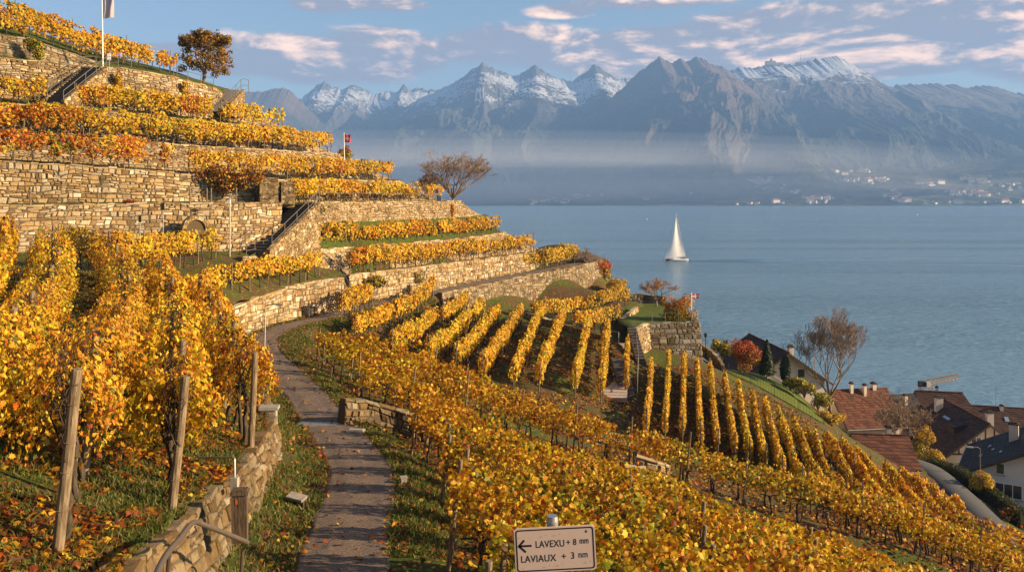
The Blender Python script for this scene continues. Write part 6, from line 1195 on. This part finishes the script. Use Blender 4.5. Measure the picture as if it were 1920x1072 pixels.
# lamp post by the arched wall, signs and boxes
q = P(431, 482, 57.4); q[2] = float(H2(q[0], q[1])); hh = P(0, 366, 57.4)[2] - q[2]
post_thing('lamp_post', 'thin lamp post with a flat head and white box before the arched wall', 'lamp post', [('pole', 'metal', lambda k: k.tube([(0, 0, -.2), (0, 0, hh)], .045, 8)), ('lamp_head', 'metal', lambda k: k.box((.22, 0, hh), (.6, .22, .07), 0, 0, -.05)), ('box', 'white', lambda k: k.box((-.06, -.06, hh - .45), (.24, .12, .2)))], q)
def small_post(name, label, cat, q, h_, panel_, mt, pm='metal'):
    post_thing(name, label, cat, [('post', pm, lambda k: k.tube([(0, 0, -.2), (0, 0, h_)], .03, 6)), ('panel', mt, lambda k: (k.box((0, -.05, h_ - panel_[1] / 2 + panel_[2]), (panel_[0], .07, panel_[1]), .1), k.box((0, -.03, h_ + panel_[2] + .02), (panel_[0] * 1.1, .12, .03), .1)))], q)
q = P(306, 438, 53.2); small_post('sign', 'small dark sign on a thin post in front of the arched wall', 'sign', q, 1.65, (.18, .42, .25), 'dark')
q = P(594, 380, 70.8); small_post('electric_box', 'white box on a post at the head of the long stair', 'electric box', q, .95, (.26, .52, .45), 'white')
q = P(205, 127, 72.6); small_post('electric_box', 'white box on a post beside the flagpole', 'electric box', q, .9, (.28, .55, .25), 'white')
q = P(263, 437, 49.8); small_post('sign', 'small dark plate on a short post between the vines under the tan wall', 'sign', q, .9, (.14, .36, .1), 'dark')
q = P(823, 377, 92.6); small_post('blue_bin', 'small blue bin behind the lookout railing', 'bin', q, .5, (.5, .8, .2), 'blue')
for px in (57, 184, 271, 356, 388, 396, 443):
    Y = np.interp(px, [0, 200, 430], [53.4, 56.6, 60.4]); q = P(px, np.interp(px, [0, 430], [386, 382]), Y)
    b_ = empty('grass_strip_post', q, 'weathered wooden post on the grass strip between the two tall walls', 'post', 'posts on the grass strip'); k = MB(q); k.tube([q + np.array([0, 0, -.2]), q + np.array([0, 0, 1.1]), q + np.array([.0, 0, 1.12])], [.055, .05, .03], 7); k.tube([q + np.array([0, 0, .8]) + .056 * np.array([math.cos(a), math.sin(a), 0]) for a in np.linspace(0, 6.28, 9)], .008, 4); k.build('timber', M['post'], b_)
q = P(240, 381, 57.3); root = empty('flower_clump', q, 'clump of bright red flowers on the grass strip', 'flowers'); foliage_cloud('blossoms', root, q, [(q[0], q[1], q[2] + .1, .35, .25, .14), (q[0] + .35, q[1], q[2] + .05, .25, .2, .1)], 260, .09, 'redflower', 5)
# arched niche in the long tan wall
qa = P(366, 430, 56.4)
k = MB(qa); t_ = (W2_FOOT[5] - W2_FOOT[4]); t_ = t_ / np.linalg.norm(t_[:2]); an = math.atan2(t_[1], t_[0])
arch = lambda r_, o: [qa + np.array([math.cos(an) * r_ * math.cos(a), math.sin(an) * r_ * math.cos(a), r_ * 1.05 * math.sin(a)]) + o for a in np.linspace(0, math.pi, 15)]
nrm_ = np.array([t_[1], -t_[0], 0]); ar = empty('arched_niche', qa, 'round arched niche with a ring of cut stones in the tan wall', 'arch')
dn = lambda o: nrm_ * o
A_ = arch(.62, dn(.22)); B_ = arch(.88, dn(.22)); A2_ = arch(.62, dn(-.25)); B2_ = arch(.88, dn(-.25)); n_ = 15
k.add(A_ + B_ + A2_ + B2_, [(i, i + 1, n_ + i + 1, n_ + i) for i in range(n_ - 1)] + [(n_ + i, n_ + i + 1, 3 * n_ + i + 1, 3 * n_ + i) for i in range(n_ - 1)] + [(i + 1, i, 2 * n_ + i, 2 * n_ + i + 1) for i in range(n_ - 1)]); k.build('arch_stones', M['stone'], ar)
k = MB(qa); c_ = arch(.64, dn(.10)); low = [c_[-1] + np.array([0, 0, -.8]), c_[0] + np.array([0, 0, -.8])]; k.add(c_ + low, [tuple(range(17))]); k.build('niche_shade', M['niche'], ar)  # flat dark sheet, the niche's shade is put into its colour
# flags
def cloth(name, parent, org, o, w_, h_, m, seed, dirx=(1, 0), fold=.1, nx=16, ny=14, slant=0.0, mats=None, pick_m=None):
    u, v = np.meshgrid(np.linspace(0, 1, nx), np.linspace(0, 1, ny), indexing='ij'); ph = vnoise(u * 3 + seed, v * 1.5, seed) * 5
    X = o[0] + u * w_ * dirx[0]; Y = o[1] + u * w_ * dirx[1] + np.sin(u * 9 + v * 2 + ph) * fold * u ** .6 * h_ * .4; Z = o[2] - v * h_ - u * slant * h_ - np.sin(u * 5) * .02
    me = grid_mesh(name, np.stack([X, Y, Z], -1) - np.asarray(org), mats or m)
    if pick_m is not None:
        uu = (u[:-1, :-1] + u[1:, 1:]) / 2; vv = (v[:-1, :-1] + v[1:, 1:]) / 2; me.polygons.foreach_set('material_index', pick_m(uu, vv).astype(np.int32).ravel())
    return link(name, me, parent)
q = P(193, 129, 72.2); fp = empty('flagpole', q, 'tall white flagpole with a long mauve banner on the upper wall', 'flagpole'); top = P(191, -14, 72.2)
k = MB(q); k.tube([q + np.array([0, 0, -.3]), top], [.065, .045], 10); k.build('pole', M['white'], fp); k = MB(q); k.lathe([(.02, 0), (.09, .05), (.09, .12), (.02, .18)], tuple(top), 10); k.build('finial', M['metal'], fp)
cloth('banner', fp, q, P(193, -8, 72.2), .92, 1.95, M['banner'], 3, fold=.13, nx=22, ny=26, slant=-.05)
q = P(646, 300, 83); f2 = empty('flagpole', q, 'short white pole with a red and white flag beside the crimson bush', 'flagpole'); k = MB(q); k.tube([q + np.array([0, 0, -.4]), P(645, 249, 83)], [.05, .03], 8); k.build('pole', M['white'], f2)
cloth('flag', f2, q, P(645.5, 252, 83), .62, .75, None, 4, fold=.25, nx=21, ny=17, slant=.1, mats=[M['red'], M['white']], pick_m=lambda u, v: ((np.abs(u - .5) < .1) & (np.abs(v - .5) < .32)) | ((np.abs(v - .5) < .1) & (np.abs(u - .5) < .32)))
q = P(1296.5, 606, 80.5); f3 = empty('flagpole', q, 'white pole with a red flag crossed in white behind the red topped bush', 'flagpole'); k = MB(q); k.tube([q + np.array([0, 0, -.2]), P(1296.5, 549, 80.5)], [.06, .045], 8); k.build('pole', M['white'], f3)
cloth('flag', f3, q, P(1297, 551, 80.5), .70, .40, None, 6, fold=.15, nx=29, ny=15, mats=[M['red'], M['white']], pick_m=lambda u, v: (np.abs(u - .52) < .08) | (np.abs(v - .5) < .17))
q = P(1323, 668, 85); post_thing('lantern', 'small lantern on a post by the curved garden wall', 'lantern', [('post', 'dark', lambda k: k.tube([(0, 0, -.2), (0, 0, 1.9)], .04, 6)), ('lantern_head', 'dark', lambda k: k.lathe([(.04, 1.85), (.13, 1.95), (.16, 2.2), (.2, 2.22), (.03, 2.4)], k=6))], q)
# ---------------------------------------------------------------- summit station and houses on the far shore
q = P(1452, 122, 6350); ss = empty('summit_station', q, 'low summit buildings with dome and mast on the snowy pyramid mountain ridge', 'summit station')
k = MB(); k.box((-30, 0, 12), (70, 40, 30)); k.box((35, 0, 6), (60, 36, 18)); k.box((90, 0, -2), (30, 30, 14)); k.build('building', M['concrete'], ss)
k = MB(); k.lathe([(12, 24), (13, 34), (9, 44), (1, 50)], (-22, 0, 0), 10); k.build('dome', M['copper'], ss)
k = MB(); k.tube([(196, 0, -20), (196, 0, 82)], [3.2, 1.6], 6); k.box((190, 0, 6), (60, 30, 22)); k.build('mast', M['rail'], ss)
hm = bpy.data.objects['hills'].data; HV = np.zeros(len(hm.vertices) * 3); hm.vertices.foreach_get('co', HV); HV = HV.reshape(640, 182, 3)[:, :180]
def hill_z(x, y):
    i = np.clip(np.interp(x, HV[:, 0, 0], np.arange(640)), 0, 638.9); j = np.clip(np.interp(y, HV[0, :, 1], np.arange(180)), 0, 178.9); a, b_ = int(i), int(j); u, v = i - a, j - b_
    return (HV[a, b_, 2] * (1 - u) + HV[a + 1, b_, 2] * u) * (1 - v) + (HV[a, b_ + 1, 2] * (1 - u) + HV[a + 1, b_ + 1, 2] * u) * v
def hill_pick(px, py):
    for Y in np.linspace(3885, 4640, 260):
        x = (px - 960) / F * Y
        if hill_z(x, Y) >= -(py - YH) / F * Y: return (x, Y, hill_z(x, Y))
    return None
def far_house(w_, d, h_):
    k = MB(); k.add([(-w_, -d, -8), (w_, -d, -8), (w_, d, -8), (-w_, d, -8), (-w_, -d, h_), (w_, -d, h_), (w_, d, h_), (-w_, d, h_)], [(0, 1, 5, 4), (1, 2, 6, 5), (2, 3, 7, 6), (3, 0, 4, 7)])
    k.mi = 1; k.add([(-w_ * 1.1, -d * 1.15, h_), (w_ * 1.1, -d * 1.15, h_), (w_ * 1.1, d * 1.15, h_), (-w_ * 1.1, d * 1.15, h_), (-w_, 0, h_ + d * .7), (w_, 0, h_ + d * .7)], [(0, 1, 5, 4), (2, 3, 4, 5), (1, 2, 5), (3, 0, 4), (3, 2, 1, 0)])
    return k.mesh('far_house', [M['farhouse'], M['farroof']])
FH = [far_house(6, 4.5, 6), far_house(9, 5, 8), far_house(5, 4, 5), far_house(14, 6, 9)]
rf_ = random.Random(4)
clus = [(1000, 378, 30, 5, 8), (1060, 376, 30, 6, 8), (1090, 368, 50, 6, 6), (1215, 374, 20, 4, 7), (1235, 349, 40, 3, 8), (1300, 360, 45, 4, 22), (1370, 352, 60, 6, 24), (1425, 343, 40, 8, 24), (1470, 314, 40, 5, 12), (1480, 360, 30, 4, 10), (1540, 372, 30, 5, 22), (1560, 322, 60, 5, 12), (1585, 340, 50, 6, 12), (1635, 340, 25, 6, 14), (1675, 368, 16, 9, 22), (1690, 378, 14, 4, 10), (1740, 345, 30, 5, 10), (1800, 362, 45, 5, 22), (1845, 366, 35, 4, 14), (1900, 350, 40, 5, 10), (1620, 322, 25, 3, 8), (1830, 340, 40, 8, 10), (1500, 381, 60, 2, 6), (1400, 383, 40, 2, 6), (1890, 380, 40, 3, 6), (1780, 381, 60, 2, 6)]
for cx, cy, rx, ry, n in clus:
    for i in range(n):
        h = hill_pick(cx + rf_.gauss(0, rx * .45), min(384.6, cy + rf_.gauss(0, ry * .5)))
        if h is None: continue
        o = link('far_house', FH[rf_.choice((0, 0, 1, 2, 2, 3))], None, (h[0], h[1], h[2])); o.rotation_euler = (0, 0, rf_.uniform(-.7, .7)); s = rf_.uniform(.9, 1.6); o.scale = (s, s, s)
        tag(o, 'tiny pale house among those scattered over the far shore beneath the mountains', 'house', 'houses on the far shore')
# ---------------------------------------------------------------- grass, fallen leaves
def scatter_leaves(name, label, XY, H, size, pal, seed, m='leaf'):
    r = np.random.default_rng(seed); z = H(XY[:, 0], XY[:, 1]); C = np.stack([XY[:, 0], XY[:, 1], z + .025 + .05 * r.random(len(z)) ** 2], 1); N = r.normal(size=(len(z), 3)) * .45 + np.array([0, 0, 1.])
    return tag(link(name, leaf_mesh(name, C, N, size * (.6 + .7 * r.random(len(z))), leaf_colors(len(z), pal, r), 1, M[m], r)), label, kind='stuff')
PAL['fallen'] = [('rust', 24), ('brown', 36), ('orange', 7), ('amber', 18), ('gold', 11), ('yellow', 4)]; PALX['fallen'] = (np.array([LEAFCOL[n] * .9 for n, _ in PAL['fallen']]), np.cumsum([x for _, x in PAL['fallen']]) / 100)
def grass(name, label, XY, H, h, seed, green=((.05, .085, .012), (.16, .17, .03))):
    r = np.random.default_rng(seed); n = len(XY); z = H(XY[:, 0], XY[:, 1]); b = np.stack([XY[:, 0], XY[:, 1], z - .01], 1); a = r.random(n) * 6.283; l = h * (.5 + .9 * r.random(n)); lean = r.normal(size=(n, 2)) * .45
    t = np.stack([np.cos(a), np.sin(a), 0 * a], 1) * (.012 + .0008 * np.abs(XY[:, 1]))[:, None] * .55; tip = b + np.c_[lean * l[:, None], l]; mid = b + np.c_[lean * l[:, None] * .35, l * .6]
    V = np.stack([b - t, b + t, mid + t * .7, tip, mid - t * .7], 1).reshape(-1, 3); q = r.random((n, 1)); c = np.array(green[0]) * (1 - q) + np.array(green[1]) * q; dry = r.random(n) < .16; c[dry] = np.array([.26, .19, .07]) * (.6 + .6 * r.random((int(dry.sum()), 1)))
    return tag(link(name, raw_mesh(name, V, np.arange(n * 5), np.full(n, 5), M['grassblade'], False, col=np.repeat(c, 5, axis=0))), label, kind='stuff')
M['grassblade'] = leaf_mat('grass_blade', .3, .7)
r_ = np.random.default_rng(77)
def in_left(n):
    """points on the left slope between the retaining wall and the vine rows"""
    lb = resample(np.array(LB)[:12], n=300); u = r_.random(n); i = (u * 299).astype(int); y = lb[i, 1]; x = lb[i, 0] - .12 - 22 * r_.random(n) ** 1.5
    k = (x > -.64 * y - 2) & (y < 45) & (y > 6); return np.c_[x, y][k]
xy = in_left(150000); w_ = vnoise(xy[:, 0] * .8, xy[:, 1] * .8, 4) * .6 + vnoise(xy[:, 0] * 2.7, xy[:, 1] * 2.7, 6) * .4
Hl = lambda x, y: H2(x, y)
grass('grass', 'short green grass tufts on the near left slope', xy[(w_ > .34)], Hl, .11, 1)
xy = in_left(80000); w_ = vnoise(xy[:, 0] * .9 + 9, xy[:, 1] * .9, 14) * .6 + vnoise(xy[:, 0] * 2.2, xy[:, 1] * 2.2, 16) * .4
scatter_leaves('fallen_leaves', 'brown and orange fallen leaves on the near left slope', xy[w_ > .36], Hl, .125, 'fallen', 2)
def along_path(n, a, b, side, y0=13, y1=75, pw=1.0):
    i = (r_.random(n) * (len(PATHC) - 2)).astype(int); p = PATHC[i]; q = PATHC[i + 1]; t = (q - p)[:, :2]; t /= np.linalg.norm(t, axis=1)[:, None]; nn = np.c_[t[:, 1], -t[:, 0]]
    o = side * (a + (b - a) * r_.random(n) ** pw); xy = p[:, :2] + nn * o[:, None] + (q - p)[:, :2] * r_.random((n, 1)); k = (xy[:, 1] > y0) & (xy[:, 1] < y1); return xy[k]
Hg = lambda x, y: ground_at(x, y)
for sd, (a, b), n, lab in ((-1, (.86, 2.6), 60000, 'grass of the verge between path and retaining wall'), (1, (.86, 2.4), 60000, 'grass of the verge between path and right vine rows')):
    xy = along_path(n, a, b, sd); d = vnoise(xy[:, 0] * 1.1, xy[:, 1] * 1.1, 24); grass('grass', lab, xy[d > .30], Hg, .12, 3 + sd)
xy = np.vstack([along_path(2600, .75, 1.35, -1), along_path(2600, .75, 1.35, 1), along_path(9000, 1.2, 3.2, 1, pw=.7), along_path(2500, 1.2, 2.4, -1), along_path(420, 0, .9, 1), along_path(420, 0, .9, -1)])
scatter_leaves('fallen_leaves', 'fallen leaves along the path edges', xy, lambda x, y: Hg(x, y) + .03, .10, 'fallen', 5)
xy = np.c_[r_.uniform(-8, 26, 60000), r_.uniform(6, 74, 60000)]; dp_, _ = near_path(xy[:, 0], xy[:, 1]); k_ = (dp_ > 2.2) & (xy[:, 0] > -13 + 0 * xy[:, 1]) & (vnoise(xy[:, 0] * .6, xy[:, 1] * .6, 33) > .35); xy = xy[k_]
right_of = np.array([x > PATHC[np.argmin(np.abs(PATHC[:, 1] - y))][0] for x, y in xy]) if len(xy) else []
scatter_leaves('fallen_leaves', 'fallen leaves under the right slope vine rows', xy[right_of], Hg, .16, 'fallen', 6)
# ---------------------------------------------------------------- morning-blue air over the lake
def vol(name, label, build, dens, col, aniso=0.0):
    m, k = mat(name + '_air'); v_ = k.n('ShaderNodeVolumePrincipled', ins={'Color': (*col, 1), 'Density': dens, 'Anisotropy': aniso}); k.n('ShaderNodeOutputMaterial', ins={'Volume': v_.outputs[0]})
    b = MB(); build(b); o = b.build(name, m); return tag(o, label, kind='stuff')
vol('haze', 'pale blue haze over lake and mountains', lambda b: b.box((0, 3700, 560), (11200, 7800, 1280)), 0.000115, (0.30, 0.53, 0.95))
MISTS = [(-300, 4350, 185, 2700, 420, 'middle'), (-700, 4150, 35, 2900, 330, 'lower'), (700, 4120, 10, 2600, 200, 'shoreline')]
def mist_shell(b, c, r):
    b.lathe([(max(.01, math.sin(a)), -math.cos(a)) for a in np.linspace(.05, math.pi - .05, 14)], k=40); b.v = [(c[0] + x * r[0], c[1] + y * r[1], c[2] + z * r[2]) for x, y, z in b.v]
for cx_, cy_, cz_, rx_, ry_, w_ in MISTS:
    for sc_, rz_ in ((1.05, 165), (1.0, 120), (.86, 85), (.72, 52), (.58, 28)):
        vol('mist', 'soft mist bank along the opposite shore, %s layer' % w_, lambda b: mist_shell(b, (cx_, cy_, cz_), (rx_ * sc_, ry_ * sc_, rz_)), .00036 if w_ == 'lower' else .00012 if w_ == 'shoreline' else .00022, (0.95, 0.95, 0.97))
